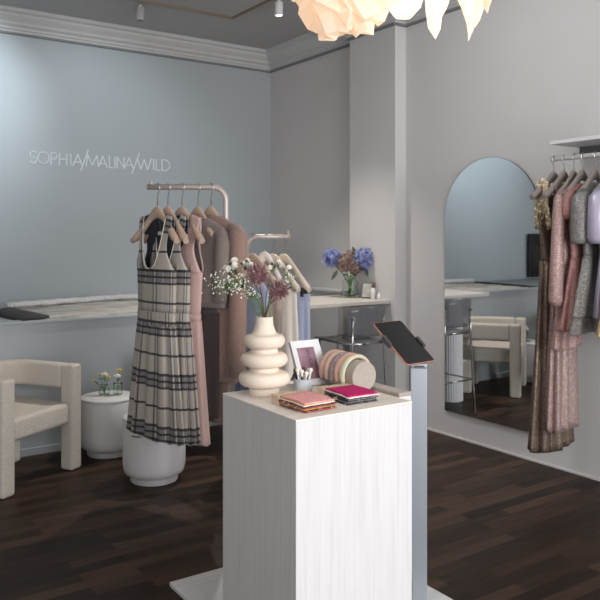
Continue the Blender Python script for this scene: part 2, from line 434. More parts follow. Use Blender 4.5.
# ------------------------------------------------------------------ armchairs
def armchair(loc, ang, label):
    t = thing('armchair', label, 'armchair', loc, ang, 'cream armchairs along the ledge wall')
    # local: +x is the front. plan = U shaped band
    W, D, H, TH = .325, .31, .655, .094
    def plan(off, n=28):                           # centre line of the U from front left to front right
        w, d = W-off, D-off; pts = [(D-.092, w)]
        R_ = .24-off*.5 if .24-off*.5 > .05 else .05
        pts.append((D*.2, w))
        for i in range(n//2+1):
            a = PI/2 + PI/2*i/(n//2); pts.append((-d+R_ + R_*math.cos(a), w-R_ + R_*math.sin(a)))
        for i in range(n//2+1):
            a = PI + PI/2*i/(n//2); pts.append((-d+R_ + R_*math.cos(a), -w+R_ + R_*math.sin(a)))
        pts += [(D*.2, -w), (D-.092, -w)]
        return pts
    o_, i_ = plan(0), plan(TH)
    b = MB(); zb = H-.150
    rows = []
    for (ox, oy), (ix, iy) in zip(o_, i_):
        rows.append([(ox,oy,zb),(ox,oy,H),(ix,iy,H),(ix,iy,zb)])
    g = [[rows[i][j] for i in range(len(rows))] for j in range(4)] ; g.append(g[0])
    b.grid(g, sm=True)
    for e in (0, -1):
        r_ = rows[e]; b.poly(r_ if e else r_[::-1])
    b.build('backrest', M['boucle'], t, .022, weld=True)
    for s in (1, -1):
        q = MB(); q.box((D-.047, s*(W-TH/2), H/2), (.096, TH, H)); q.build('leg', M['boucle'], t, .018)
    for s in (1, -1):
        q = MB(); q.box((-D+.13, s*.225, .155), (.09, .09, .31)); q.build('leg', M['boucle'], t, .018)
    q = MB()
    out = [(D-.015, W-TH+.005), (-.10, W-TH+.04)] + [(-.08-.20*math.sin(PI*i/12), (W-.08)*math.cos(PI*i/12)) for i in range(1, 12)] + [(-.10, -W+TH-.04), (D-.015, -W+TH-.005)]
    q.prism(out, .29, .425); q.build('seat', M['boucle'], t, .028)
    # rear cushion wall between seat and backrest, leaving the side openings
    q = MB(); q.box((-D+.085, 0, .46), (.09, .22, .12)); q.build('back_post', M['boucle'], t, .02)
    return t
armchair((1.105, 4.735, 0), math.atan2(-.851, .525), 'cream boucle armchair at the left edge beside the small round table')
armchair((2.45, 4.77, 0), math.radians(236), 'cream boucle armchair behind the plaid dresses, seen best in the mirror')

# ------------------------------------------------------------------ drum tables
def drum(loc, label, slot=True):
    t = thing('drum_table', label, 'side table', loc, PI*1.18, 'white drum side tables')
    R0, Hh = .185, .372
    b = MB(); b.lathe([(.001,0),(.135,0),(.140,.006),(.140,.035),(.150,.042),(.172,.055),(R0-.003,.085),(R0,.12),(R0,Hh-.012),(R0-.006,Hh-.004),(.001,Hh-.004)], n=64); dr_ = b.build('drum', M['drum'], t)
    b = MB(); b.lathe([(.001,Hh-.004),(R0-.004,Hh-.004),(R0,Hh),(R0,Hh+.009),(R0-.004,Hh+.013),(.001,Hh+.013)], n=64); b.build('table_top', M['white'], t)
    if not slot: return
    b = MB(); b.tube([( (R0)*math.cos(a), (R0)*math.sin(a), .30) for a in [x*.04 for x in range(-4,5)]], .005, 8); b.build('grip_slot', mat('slot shadow', (.25,.24,.24), .8) if 'slot shadow' not in bpy.data.materials else bpy.data.materials['slot shadow'], dr_)
drum((1.79, 4.84, 0), 'white round drum table with two small flower vases beside cream armchair', False)
drum((P(-.872, 4.46).x, P(-.872, 4.46).y, 0), 'white round drum table under the hanging plaid dresses')

def petal_flower(b, c, r, n=10, up=(0,0,1), mi=0, layers=2):
    up = Vector(up).normalized(); a = up.orthogonal().normalized(); d = up.cross(a); c = Vector(c)
    for l in range(layers):
        rr = r*(1-.28*l)
        for k in range(n):
            th = 2*PI*(k+.5*l)/n; e = a*math.cos(th)+d*math.sin(th); s = a*math.cos(th+PI/2)+d*math.sin(th+PI/2)
            w = rr*.28
            b.poly([c, c+e*rr*.6-s*w+up*rr*(.12+.2*l), c+e*rr+up*rr*(.1+.35*l), c+e*rr*.6+s*w+up*rr*(.12+.2*l)], mi)
def small_vase(loc, label, heads, tall):
    t = thing('bud_vase', label, 'vase', loc); t.scale = (1.3,)*3
    b = MB()
    if tall: pr_ = [(.001,.003),(.023,.003),(.024,.02),(.022,.05),(.023,.062),(.021,.062),(.020,.05),(.022,.02),(.021,.006),(.001,.006)]
    else: pr_ = [(.001,.003),(.027,.003),(.029,.02),(.022,.035),(.014,.045),(.017,.055),(.015,.055),(.012,.045),(.020,.033),(.026,.02),(.025,.006),(.001,.006)]
    b.lathe(pr_, n=24); b.build('glass', M['glass'], t)
    for (x, y, z, r, k, lab) in heads:
        f = thing('cut_flower', lab, 'flower', tuple(Vector(loc)+Vector((0,0,.008))), 0, 'small cut flowers in the bud vases'); f.scale = (1.3,)*3
        b = MB(); b.tube([(0,0,0),(x*.3,y*.3,z*.5),(x,y,z)], .0016, 6)
        for q in range(3):
            a = rnd.random()*6; b.poly([(x*.7,y*.7,z*.72),(x*.7+.008*math.cos(a),y*.7+.008*math.sin(a),z*.72+.004),(x*.7+.018*math.cos(a),y*.7+.018*math.sin(a),z*.72+.012),(x*.7+.008*math.cos(a+.5),y*.7+.008*math.sin(a+.5),z*.72+.01)])
        b.build('stem', M['stem'], f)
        b = MB(); petal_flower(b, (x,y,z), r, 12, (x*4,y*4-.2,1), 0, 3); b.ball((x,y,z+r*.2), r*.55, 8, sq=(1,1,.7)); b.build('bloom', M[k], f)
R2 = RT*.01
def rv(r, d): v = RT*r + FW*d; return v.x, v.y
dt = Vector((1.79, 4.84, .386))
v1 = dt+RT*-.035+FW*.03; v2 = dt+RT*.055+FW*.03
small_vase(v1, 'low clear glass bud vase on round table, nearer the armchair', [(*rv(-.055,0),.068,.013,'petal_yellow','small yellow flower drooping furthest left in the low bud vase'), (*rv(-.028,.01),.095,.013,'petal_yellow','small yellow flower at upper left of the low bud vase'), (*rv(0,0),.098,.02,'petal_white','white flower in the middle of the low bud vase'), (*rv(.024,-.01),.088,.014,'petal_yellow','small yellow flower at the right side of the low bud vase')], False)
small_vase(v2, 'straight clear glass bud vase on round table, nearer the dresses', [(*rv(.004,.01),.118,.017,'petal_yellow','yellow flower at the top of the straight bud vase'), (*rv(0,-.012),.092,.021,'petal_white','white flower low in the straight bud vase')], True)

# ------------------------------------------------------------------ pedestal
O0 = (-.0124, 2.30)
UV_U = RT*-.557 + FW*.83; UV_V = RT*.83 + FW*.557; UV_U.normalize(); UV_V.normalize()
def Q(u, v, z=0): return P(O0[0], O0[1], z) + UV_U*u + UV_V*v
PY = yaw(UV_V)                                    # local x = v, local y = u
ZP = .885
c = Q(.24, .24)
t = thing('display_pedestal', 'tall whitewashed wooden display pedestal holding the vase and swatch books', 'pedestal', (c.x, c.y, 0), PY)
b = MB(); b.box((0,0,(.02+ZP-.006)/2), (.48,.48,ZP-.026)); b.build('body', M['whitewash'], t, .002)
b = MB(); b.box((0,0,ZP-.003), (.482,.482,.006)); b.build('top', M['top_wood'], t, .0015)
b = MB(); b.box((.27,.07,(.02+ZP)/2), (.06,.48,ZP-.02)); sp_ = b.build('side_panel', M['whitewash'], t, .002)
b = MB(); b.box((.277,-.1735,.13), (.046,.007,.22)); b.build('kick_plate', M['steel'], sp_, .001)
c = Q(.47, .435)
t = tag(boxo('base_board', (c.x, c.y, .010), (.87, .96, .020), M['plate'], None, .004, PY), 'pale flat base board on the floor under the display pedestal', 'board')

# grey slab
c = Q(.23, .512, ZP+.007)
tag(boxo('linen_slab', c, (.060, .32, .013), M['linen'], None, .003, PY), 'thin grey slab lying on the pedestal edge behind the headbands', 'slab')

# vase
c = Q(.38, .115, ZP)
t = thing('ceramic_vase', 'sand coloured ceramic vase of three stacked rings holding dried flowers', 'vase', c)
k = .0036
prof_v = [(.001,0),(14.5,0),(15.2,1),(15.2,5)]
def bulge(z, rn, ro, h): return [(rn + (ro-rn)*max(0, math.cos(a))**.75, z + h*math.sin(a)) for a in [PI*(-.5+i/10) for i in range(11)]]
prof_v += bulge(16, 14.5, 25.8, 7.6) + bulge(35, 14.0, 23.6, 7.0) + bulge(53.5, 13.5, 20.8, 6.6)
prof_v += [(12.0,62),(10.2,66),(9.2,70),(8.7,75),(9.0,77.5),(7.6,77.5),(7.2,74),(7.6,66),(9,56),(.001,54)]
b = MB(); b.lathe([(r*k, z*k) for r, z in prof_v], n=56); b.build('body', M['vase'], t)
VC = Vector(c); VT = VC + Vector((0,0,.25))
def flower_at(px, py, dd=0.0):                      # bouquet points, in hundredths measured from the vase mouth
    return RT*((px-264)*k) + FW*dd + Vector((0,0,(320-py)*k+.275-.25))
def stemt(b, p, r=.0017, bend=.02):
    a = Vector((rnd.uniform(-.012,.012), rnd.uniform(-.012,.012), -.09)); m_ = p*.45; m_.x *= .6; m_.y *= .6
    b.tube([a, Vector((a.x*.3, a.y*.3, .015)), m_+Vector((0,0,.02)), p], r, 6)
def allium(px, py, r, dd, label):
    p = flower_at(px, py, dd); t = thing('allium', label, 'flower', VT, 0, 'flowers in the ringed vase')
    b = MB(); stemt(b, p-Vector((0,0,r*.5)), .0026); b.build('stem', M['stem_brown'], t)
    b = MB(); b.ball(p, r*.4, 12)
    for i in range(520):
        z = 1-2*(i+.5)/520; a = i*2.39996; q = math.sqrt(1-z*z); n = (Vector((q*math.cos(a), q*math.sin(a), z))+Vector([rnd.uniform(-.12,.12) for _ in range(3)])).normalized(); s = n.orthogonal().normalized(); e = r*rnd.uniform(.72, 1.12)
        s2 = n.cross(s)
        b.poly([p+n*r*.3-s*.0009, p+n*e*.8-s*.0015, p+n*e, p+n*e*.8+s*.0015])
        m_ = 1 if i % 3 == 0 else 0
        b.poly([p+n*e*.75-s2*.0022, p+n*e*1.05, p+n*e*.75+s2*.0022], m_)
    b.build('flower_head', [M['allium'], M['allium_tip']], t)
allium(258.5, 277, .044, -.03, 'larger purple allium head at the middle of the ringed vase bouquet')
allium(279, 291.5, .039, -.035, 'smaller purple allium head at right of the ringed vase bouquet')
def mums(px, py, spread, n, dd, label):
    t = thing('white_aster', label, 'flower', VT, 0, 'flowers in the ringed vase')
    p = flower_at(px, py, dd); b = MB(); stemt(b, p-Vector((0,0,.02)), .0018)
    for i in range(n):
        q = p + Vector((rnd.uniform(-1,1)*spread, rnd.uniform(-1,1)*spread, rnd.uniform(-.6,.8)*spread*.7))
        b.tube([p-Vector((0,0,.03)), q-Vector((0,0,.006))], .0011, 5)
        nrm = ((q-p)*22 + Vector((0,0,.5)) - FW*.5).normalized(); rr_ = rnd.uniform(.010,.0145); h = MB()
        petal_flower(h, q, rr_, 13, nrm, 0, 3); petal_flower(h, q+nrm*.002, rr_*.75, 11, nrm, 0, 3); h.ball(q+nrm*.003, .0035, 6); h.ball(q-nrm*.005, .006, 6, 1)
        h.build('flower_head', [M['petal_white'], M['leaf']], t)
    b.build('stem', M['stem'], t)
mums(236, 268, .040, 13, .0, 'cluster of white asters at upper left of the ringed vase bouquet')
mums(247, 266, .022, 5, .03, 'cluster of white asters just left of the large allium')
mums(271, 267, .028, 7, .03, 'cluster of white asters between and above the two alliums')
mums(286, 271, .020, 3, .02, 'few white asters at the upper right of the ringed vase bouquet')
mums(243, 281, .022, 3, .01, 'few white asters low left beside the large allium')
def gyp(px, py, spread, n, dd, label, dirr=-1):
    t = thing('gypsophila', label, 'flower', VT, 0, 'flowers in the ringed vase'); p = flower_at(px, py, dd)
    b = MB(); stemt(b, p, .0012); h = MB()
    for i in range(n):
        q = p + RT*rnd.gauss(dirr*spread*.2, spread*.6) + FW*rnd.gauss(0, spread*.4) + Vector((0,0,rnd.gauss(0, spread*.38)))
        m_ = (p+q)/2 - Vector((0,0,.006)); b.tube([p*.9, m_, q], .0005, 4); h.ball(q, rnd.uniform(.0018,.0042), 6)
    b.build('stem', M['stem'], t); h.build('tiny_blossoms', M['petal_white'], t)
gyp(226, 286, .05, 80, -.02, 'spray of tiny white gypsophila reaching furthest left of the ringed vase')
gyp(240, 285, .048, 120, -.03, 'spray of tiny white gypsophila low left in the ringed vase bouquet')
gyp(284, 283, .04, 45, -.01, 'spray of tiny white gypsophila at right of the ringed vase bouquet', 1)
gyp(252, 296, .03, 30, -.03, 'spray of tiny white gypsophila low in the middle of the ringed vase bouquet')
def leafy(px, py, label):
    t = thing('leafy_stem', label, 'foliage', VT, 0, 'flowers in the ringed vase'); p = flower_at(px, py, -.02)
    b = MB(); b.tube([Vector((0,0,-.08)), p*.3, p], .0022, 6)
    for i in range(14):
        s = .15+.85*i/14; q = p*s; a = rnd.random()*6.28; e = Vector((math.cos(a), math.sin(a), .5)); w = e.cross(Vector((0,0,1))).normalized()
        b.poly([q, q+e*.008+w*.003, q+e*.018, q+e*.008-w*.003])
    b.build('leaves', M['stem'], t)
leafy(245, 293, 'green leafy stem leaning left out of the ringed vase'); leafy(272, 297, 'green leafy stem leaning right out of the ringed vase')

# swatch books
def swatches(u0, v0, rot, layers, label):
    c = Q(u0, v0, ZP); t = thing('fabric_swatch_book', label, 'swatch book', c, PY+rot, 'swatch books on the pedestal')
    b = MB(); b.box((0,.098,.0165), (.135,.042,.033)); wb_ = b.build('wooden_bar', M['lightwood'], t, .001)
    for sx in (-.03,.03):
        b = MB(); b.lathe([(.001,.0335),(.004,.0335),(.004,.036),(.001,.037)], (sx,.098,0), 10); b.build('screw', M['steel'], wb_)
    n = len(layers)
    for i, mk in enumerate(layers):
        z = .003 + .028*i/(n-1); w = .126+rnd.uniform(-.004,.004); l = .165+rnd.uniform(-.006,.005); g = []
        sx0, sy0 = rnd.uniform(-.003,.003), rnd.uniform(-.002,.004)
        for a in range(13):
            row = []
            for q in range(11):
                x = -w/2 + w*q/10 + sx0; y = .078 - (l-.022)*a/12 - sy0
                if q in (0,10): x += rnd.uniform(-.0018,.0018)
                if a == 12: y += rnd.uniform(-.002,.002)
                zz = z + .0012*noise.noise(Vector((x*25, y*25, i*3))) - .004*sstep(.6,1,a/12)*(i/n)
                row.append((x, y, max(.0015, zz)))
            g.append(row)
        b = MB(); b.grid(g); b.build('fabric_swatch', M[mk], t, solid=.0028)
    for i in range(14):
        x = -.06+.12*rnd.random(); y = -.066; z = rnd.uniform(.004,.026)
        if i % 2: x, y = -.064, rnd.uniform(-.06,.06)
        e = Vector((rnd.uniform(-1,1), -1, rnd.uniform(-.8,.3))) if not i % 2 else Vector((-1, rnd.uniform(-1,1), rnd.uniform(-.8,.3)))
        b = MB(); b.tube([(x,y,z), Vector((x,y,z))+e*.006, Vector((x,y,max(.003,z-.004)))+e*.011], .0006, 4)
        b.build('loose_thread', M['cream'], t)
swatches(.118, .128, .05, ['red','black','mustard','tweedgrey','red','black','cream','mustard','pinktweed'], 'fabric swatch book with pink tweed on top, nearer the ceramic vase')
swatches(.128, .318, -.03, ['black','tweedgrey','black','tweedgrey','black','cream','magenta'], 'fabric swatch book with magenta wool on top, nearer the headbands')

# cup with pens
c = Q(.350, .262, ZP)
t = thing('cup', 'small pale grey concrete cup holding white pens', 'cup', c)
b = MB(); b.lathe([(.001,0),(.031,0),(.034,.004),(.034,.044),(.0325,.046),(.030,.044),(.030,.006),(.001,.006)], n=32); b.build('body', M['cup'], t)
pl = ['leftmost', 'second from left', 'third from left', 'fourth from left', 'fourth from right', 'third from right', 'second from right', 'rightmost']
for i in range(8):
    x = -.022+.0065*i; y = .012*(-1)**i
    base = c + RT*x*.7 + FW*y*.7 + Vector((0,0,.0065))
    tip = RT*x*.55 + FW*y*.3 + Vector((0,0,.066+.007*math.sin(i*2.1)))
    t = thing('pen', 'short %s pen, %s in the grey cup' % ('white capped' if i % 2 else 'black and white', pl[i]), 'pen', base, 0, 'pens in the grey cup')
    b = MB(); b.tube([(0,0,0), tip*.8], .0036, 8); b.build('barrel', M['white'] if i % 3 else M['black'], t)
    b = MB(); b.tube([tip*.72, tip], [.0048,.0048], 8); b.ball(tip, .0082, 8); b.build('cap', M['petal_white'] if i % 2 else (M['white'] if i % 4 else M['darkplastic']), t)

# photo frame
c = Q(.40, .348, ZP)
t = thing('photo_frame', 'wide white photo frame with a purple print, leaning back behind the grey cup', 'photo frame', c, PY)
ph = math.radians(26.6)
def fr(x, h, o=0): return Vector((x, h*math.sin(ph)+ -o*math.cos(ph), h*math.cos(ph)+o*math.sin(ph)))
w, h, bd = .066, .178, .026
b = MB()
for A, B in (((-w,0),(w,0)), ((w,0),(w,h)), ((w,h),(-w,h)), ((-w,h),(-w,0))):
    def inn(p): return (p[0]*(w-bd)/w, bd+ (p[1]/h)*(h-2*bd))
    ia, ib = inn(A), inn(B); pts = [fr(*A,0), fr(*B,0), fr(*B,.014), fr(*A,.014)]
    b.poly(pts); b.poly([fr(*A,.014), fr(*B,.014), fr(*ib,.006), fr(*ia,.006)]); b.poly([fr(*A,0), fr(*ia,0), fr(*ib,0), fr(*B,0)])
    b.poly([fr(*ia,.006), fr(*ib,.006), fr(*ib,0), fr(*ia,0)])
b.build('frame', M['white'], t)
b = MB(); b.poly([fr(-w+bd,bd,.003), fr(w-bd,bd,.003), fr(w-bd,h-bd,.003), fr(-w+bd,h-bd,.003)])
b.build('picture', noisy('mauve print', (.20,.10,.14), (.33,.21,.26), 18, .35, 0), t)
b = MB()
for i in range(9):
    hh = h-bd-.012-.008*i; b.poly([fr(.004,hh,.0036), fr(.010+.004*(i%3),hh,.0036), fr(.010+.004*(i%3),hh+.004,.0036), fr(.004,hh+.004,.0036)])
b.build('print_marks', mat('dark print', (.09,.04,.07), .5), t)
b = MB(); b.poly([fr(-.02,.13,-.001), fr(.02,.13,-.001), Vector((.02,.135,.002)), Vector((-.02,.135,.002))]); b.build('easel_leg', M['beige'], t, solid=.003)

# headband roll and headbands
c = Q(.205, .435, ZP); RR = .056
t = thing('headband_stand', 'horizontal grey linen roll wearing five headbands on the pedestal', 'display roll', c, PY)
b = MB(); LN = .20
b.tube([(0,-.001,RR),(0,.001,RR),(0,LN,RR)], [RR-.003, RR, RR], 40); b.build('roll', M['linen'], t, .003)
hb = [('blush headband', (.70,.47,.40), 'furthest from the roll end, blush velvet padded headband', .178), ('headband', (.72,.52,.42), 'peach padded headband second from the frame end of the roll', .147), ('h', (.46,.38,.38), 'grey floral padded headband in the middle of the roll', .113), ('h', (.74,.45,.38), 'coral pink padded headband second from the bare roll end', .082), ('h', (.72,.50,.33), 'pastel patterned padded headband nearest the bare roll end', .050)]
for i, (_, cc, lab, y) in enumerate(hb):
    c2 = c; o = MB(); pts = []; rr = []
    tilt = .20
    for q in range(25):
        a = PI*(-.12+1.24*q/24); R_ = RR+.0085
        pts.append((R_*math.cos(a), y + tilt*.02*math.sin(a), RR + R_*math.sin(a)*1.06)); e = .55+.45*math.sin(PI*q/24)
        rr.append((.0092, .0175*e+.002))
    mm = noisy('headband cloth %s' % ['blush','peach','floral','coral','pastel'][i], cc, tuple(x*(.5 if i in (2,4) else .85) for x in cc) if i != 4 else (.45,.62,.50), 90 if i in (2,4) else 200, .8, .4, .002)
    o.tube(pts, rr, 12, up=(1,0,0)); ob = o.build('headband', mm, None, sub=1); ob.location = c; ob.rotation_euler = (0,0,PY); tag(ob, lab, 'headband', 'headbands on the linen roll')

# ------------------------------------------------------------------ tablet stand
pc = P(.459, 2.90)
t = thing('tablet_stand', 'slim silver aluminium floor stand for the tablet beside pedestal', 'tablet stand', (pc.x, pc.y, 0), yaw(RT))
b = MB(); b.box((0,0,.4835), (.066,.042,.925)); b.build('post', M['alu'], t, .004)
b = MB(); b.box((.0,.0,.026), (.074,.050,.012)); b.build('foot_plate', M['alu'], t, .003)
b = MB(); b.box((0,-.004,.953), (.066,.050,.022)); head_ = b.build('head_cap', M['alu'], t, .006)
b = MB(); b.box((0,-.0295,.951), (.040,.002,.007)); b.build('slot', M['darkplastic'], head_)
K_ = 2.90/3.067                                    # the tablet plane, measured from its four corners
def V3(x, y, z): return RT*x + Vector((0,0,y)) - FW*z
e1 = -V3(-.495, .605, -.624); e2 = V3(.783, -.001, -.622); nn = V3(.377, .796, .473)
e1.normalize(); e2 = (e2-e1*e2.dot(e1)).normalized()
La, Lb = .245*K_, .167*K_
tc_ = P(.426*K_, 2.90, 1.45-.433*K_)
MT = Matrix((e1, e2, nn)).transposed()
if MT.determinant() < 0: MT = Matrix((e1, -e2, nn)).transposed()
t2 = thing('tablet', 'black screened tablet with rose gold edge tilted on silver stand', 'tablet', tc_)
t2.rotation_euler = MT.to_euler()
def rrect(w, h, r, n=6):
    o = []
    for cx, cy, a0 in ((w/2-r,h/2-r,0),(-w/2+r,h/2-r,90),(-w/2+r,-h/2+r,180),(w/2-r,-h/2+r,270)):
        for i in range(n+1): a = math.radians(a0+90*i/n); o.append((cx+r*math.cos(a), cy+r*math.sin(a)))
    return o
b = MB(); b.prism(rrect(La, Lb, .012), -.004, .003); cs_ = b.build('case', M['rosegold'], t2, .0012)
b = MB(); b.prism(rrect(La-.005, Lb-.005, .010), .003, .0037); b.build('screen', M['screen'], cs_)
# clamps belong to the stand
cl = MB()
for sg in (1,-1):
    cl.box(Vector((-.0+.012*sg, sg*(Lb/2+.004), .001)), (.052,.014,.020))
cl.box((0,0,-.009), (.02, Lb+.012, .006)); cl.box((.0,0,-.016), (.05,.05,.014))
ob = cl.build('clamp', M['darkplastic'], None, .003); ob.matrix_world = Matrix.Translation(tc_) @ MT.to_4x4(); mw = ob.matrix_world.copy()
ob.parent = t; ob.matrix_parent_inverse = (Matrix.Translation(t.location) @ Matrix.Rotation(yaw(RT), 4, 'Z')).inverted()
b = MB(); a0 = Vector((pc.x, pc.y, .955)); a1 = tc_ - nn*.02
inv = (Matrix.Translation(t.location) @ Matrix.Rotation(yaw(RT), 4, 'Z')).inverted()
b.tube([inv@a0, inv@(a0+Vector((0,0,.03))), inv@((a0+a1)/2+Vector((0,0,.01))), inv@a1], .012, 12); b.build('neck', M['darkplastic'], t)

# ------------------------------------------------------------------ clothes rack
RZ1, RZ2 = 1.718, 1.452
t = thing('clothes_rack', 'pink tinted steel clothes rack with a taller and a lower rail joined by rungs', 'clothes rack', P(-.397, 4.0), 0)
base = P(-.397, 4.0)
def loc_(r, d, z): return P(r, d, z) - base
def bend(p0, corner, p1, rad, n=8):
    p0, c_, p1 = map(Vector, (p0, corner, p1)); a = (p0-c_).normalized(); bb = (p1-c_).normalized()
    s, e = c_+a*rad, c_+bb*rad; o = c_+a*rad+bb*rad
    return [p0] + [o - a*rad*math.sin(PI/2*i/n)*1 + -bb*rad*math.cos(PI/2*i/n) for i in range(n+1)] + [p1]
b = MB(); b.tube(bend(loc_(-.82,4.0,RZ1), loc_(-.397,4.0,RZ1), loc_(-.397,4.0,.012), .075), .0148, 14); b.build('tall_rail', M['rail'], t)
b = MB(); b.tube(bend(loc_(-.060,4.6,RZ2), loc_(-.333,4.6,RZ2), loc_(-.333,4.6,.012), .075), .0148, 14); b.build('low_rail', M['rail'], t)
b = MB(); p = loc_(-.80,4.0,RZ1+.012); b.tube([p, p+Vector((0,0,.014))], .006, 10); b.ball(p+Vector((0,0,.018)), .008, 10); b.build('end_knob', M['rail'], t)
b = MB(); p = loc_(-.075,4.6,RZ2+.012); b.tube([p, p+Vector((0,0,.014))], .006, 10); b.ball(p+Vector((0,0,.018)), .008, 10); b.build('end_knob', M['rail'], t)
for z in (.83, .705):
    b = MB(); b.tube([loc_(-.397,4.0,z), loc_(-.333,4.6,z)], .010, 10); b.build('rung', M['rail'], t)
b = MB(); b.tube([loc_(-.397,3.98,.013), loc_(-.333,4.62,.013)], .013, 10); b.tube([loc_(-.36,4.0,.013), loc_(-.13,4.05,.013)], .012, 10); b.tube([loc_(-.333,4.6,.013), loc_(-.05,4.6,.013)], .012, 10); b.build('foot_bar', M['rail'], t)

def hanger(loc, rz, mk, label, group, W=.212, top=-.115, drop=.155, hookplane=0):
    t = thing('clothes_hanger', label, 'hanger', loc, rz, group)
    b = MB(); pts = []; rr = []
    for i in range(33):
        s = -1+2*i/32; a = abs(s)
        z = top - .020 - drop*(.30*a + .70*sstep(0,1,a)*.75 + .175*a*a)
        z += .0
        pts.append((W*s, -.022*a*a, z)); cen = math.exp(-(s/.20)**2)
        rz_ = .017 + .016*cen + .004*a; ry_ = .010 + .005*cen + .012*sstep(.3,.95,a)
        if a > .93: rz_ *= .75; ry_ *= .7
        rr.append((rz_, ry_))
    b.tube(pts, rr, 14, up=(0,0,1)); b.build('body', M[mk], t)
    b = MB(); R_ = .020
    path = [(0,0,top+.0),(0,0,-.050),(.006,0,-.036),(R_*.9,0,-.014)] + [(R_*math.cos(a), 0, R_*math.sin(a)) for a in [math.radians(x) for x in range(0,200,20)]]
    b.tube(path, .0029, 8); b.build('hook', M['steel'], t)
    b = MB(); b.tube([(0,0,top-.002),(0,0,top+.012)], .0055, 10); b.build('collar', M['steel'] if mk != 'hanger' else M['petal_white'], t)
    return t

# ------------------------------------------------------------------ garments (local: x across the shoulders, -y is the front, origin on the rail)
def ring(z, rx, ry, n=96, amp=0, np_=0, ph=0, cx=0, cy=0, amp2=0, power=1.0):
    o = []
    for k in range(n):
        a = 2*PI*k/n; ca, sa = math.cos(a), math.sin(a)
        d = amp*math.cos(np_*a+ph) + amp2*math.cos((np_*.41//1)*a+1.3+ph)
        o.append((cx + (rx+d*.5)*ca, cy + (ry+d)*sa, z + 0))
    return o
def skirt(b, z0, z1, w0, w1, d0, d1, amp, np_, n=144, rows=22, cx0=0, cx1=0, hemwave=.0, uw=1.3, seed=0, ex=1.0, mi=0):
    g = []; vs = []
    for i in range(rows+1):
        t_ = i/rows; z = z0 + (z1-z0)*t_; e = t_**ex
        rx, ry = w0+(w1-w0)*e, d0+(d1-d0)*e; am = amp*(.25+.75*t_); row = []
        for k in range(n):
            a = 2*PI*k/n; wob = .5*math.sin(3*a+seed+t_*1.2)
            d = am*(math.cos(np_*a+wob+seed) + .45*math.cos(np_*.5//1*a+seed*2+.6*t_))
            zz = z + (hemwave*(math.cos(np_*a+wob+seed)) if i == rows else 0)
            cx = cx0+(cx1-cx0)*t_
            row.append((cx+(rx+d*.9)*math.cos(a), (ry+d)*math.sin(a), zz))
        g.append(row); vs.append(z)
    b.grid(g, True, 0, uw, vs, mi)
def tanktop(b, z_sh, z_arm, z_bot, w, wb, dp, x_in, x_out, z_nf, z_nb, uw=1.3, n=96):
    g = []; vs = []                                # body tube below the armholes, listed upwards so the normals face out
    for i in range(9):
        t_ = 1-i/8; z = z_arm+(z_bot-z_arm)*t_; ww = w+(wb-w)*t_; g.append(ring(z, ww, dp, n)); vs.append(z)
    b.grid(g, True, 0, uw, vs)
    for side in (-1, 1):
        zn = z_nf if side < 0 else z_nb
        for lr in (-1, 1):
            g = []; vs = []; N_ = 20
            for i in range(N_+1):
                t_ = i/N_; z = z_arm+(z_sh-z_arm)*t_
                xo = x_out + (w-x_out)*(1-min(1, t_/.45))**2.2 - .028*math.sin(PI*min(1,t_/.9))**2 if t_ < .9 else x_out
                xi = 0 if z <= zn else (x_in if side < 0 else x_in*.78)*min(1, ((z-zn)/(z_sh-zn)))**.33
                row = []
                for j in range(9):
                    x = xi+(xo-xi)*j/8; y = dp*math.sqrt(max(0, 1-(x/w)**2))*(1-.85*t_**1.5)+.004
                    row.append((lr*x, side*y, z + (-.24*(x-x_in))*sstep(.5,1,t_)))
                uu = [(.25*uw)+lr*side*((xi+(xo-xi)*j/8))*.9 for j in range(9)]
                if lr*side == 1: row = row[::-1]; uu = uu[::-1]
                g.append(row); vs.append(z)
            b.grid(g, False, vs=vs, us=uu)
def shirtbody(b, z_sh, z_bot, w_sh, w_bot, dp, neck=.075, n=96, fall=.075, amp=.0, np_=7, mi=0, rise=.0):
    g = []; vs = []
    rows = [(z_sh+.045, neck, .030), (z_sh+.040, neck+.02, .032), (z_sh+.012, w_sh*.72, .036), (z_sh-.010, w_sh*.95, .034), (z_sh-.035, w_sh*1.0, .036)]
    for z, rx, ry in rows: g.append(ring(z, rx, ry, n)); vs.append(z)
    for i in range(1, 13):
        t_ = i/12; z = z_sh-.035+(z_bot-z_sh+.035)*t_
        g.append(ring(z, w_sh+(w_bot-w_sh)*sstep(0,1,t_), .036+(dp-.036)*t_, n, amp*t_, np_)); vs.append(z)
    b.grid(g, True, 0, 1, vs, mi)
def sleeve(b, pts, rs, n=28, mi=0, fold=.0):
    b.tube(pts, rs, n, caps=False, mi=mi, up=(1,0,0))

hl = [157.5, 168, 182, 198, 211]
def rk1(x): return P((x-300)/745*4.0, 4.0, RZ1)
def rk2(x): return P((x-300)/745*4.6, 4.6, RZ2)
def dirv(c_, s_): return yaw(RT*c_ - FW*s_)
A1 = dirv(.68, .733)
G1 = 'hangers on the taller rail'
nm1 = ['beech hanger carrying the front plaid dress, at the free rail end', 'beech hanger carrying the second plaid dress', 'beech hanger carrying the blush pink dress, in the middle of the taller rail', 'beech hanger carrying the taupe top', 'beech hanger carrying the mauve knit, nearest the rail bend']
for i, x in enumerate(hl): hanger(rk1(x), A1 + [.03,-.02,.02,-.03,.04][i], 'hanger', nm1[i], G1, W=.212 if i < 3 else .175, drop=.155 if i < 3 else .12)
def gthing(name, label, cat, loc, rz, group='garments on the taller rail'): return thing(name, label, cat, loc, rz, group)

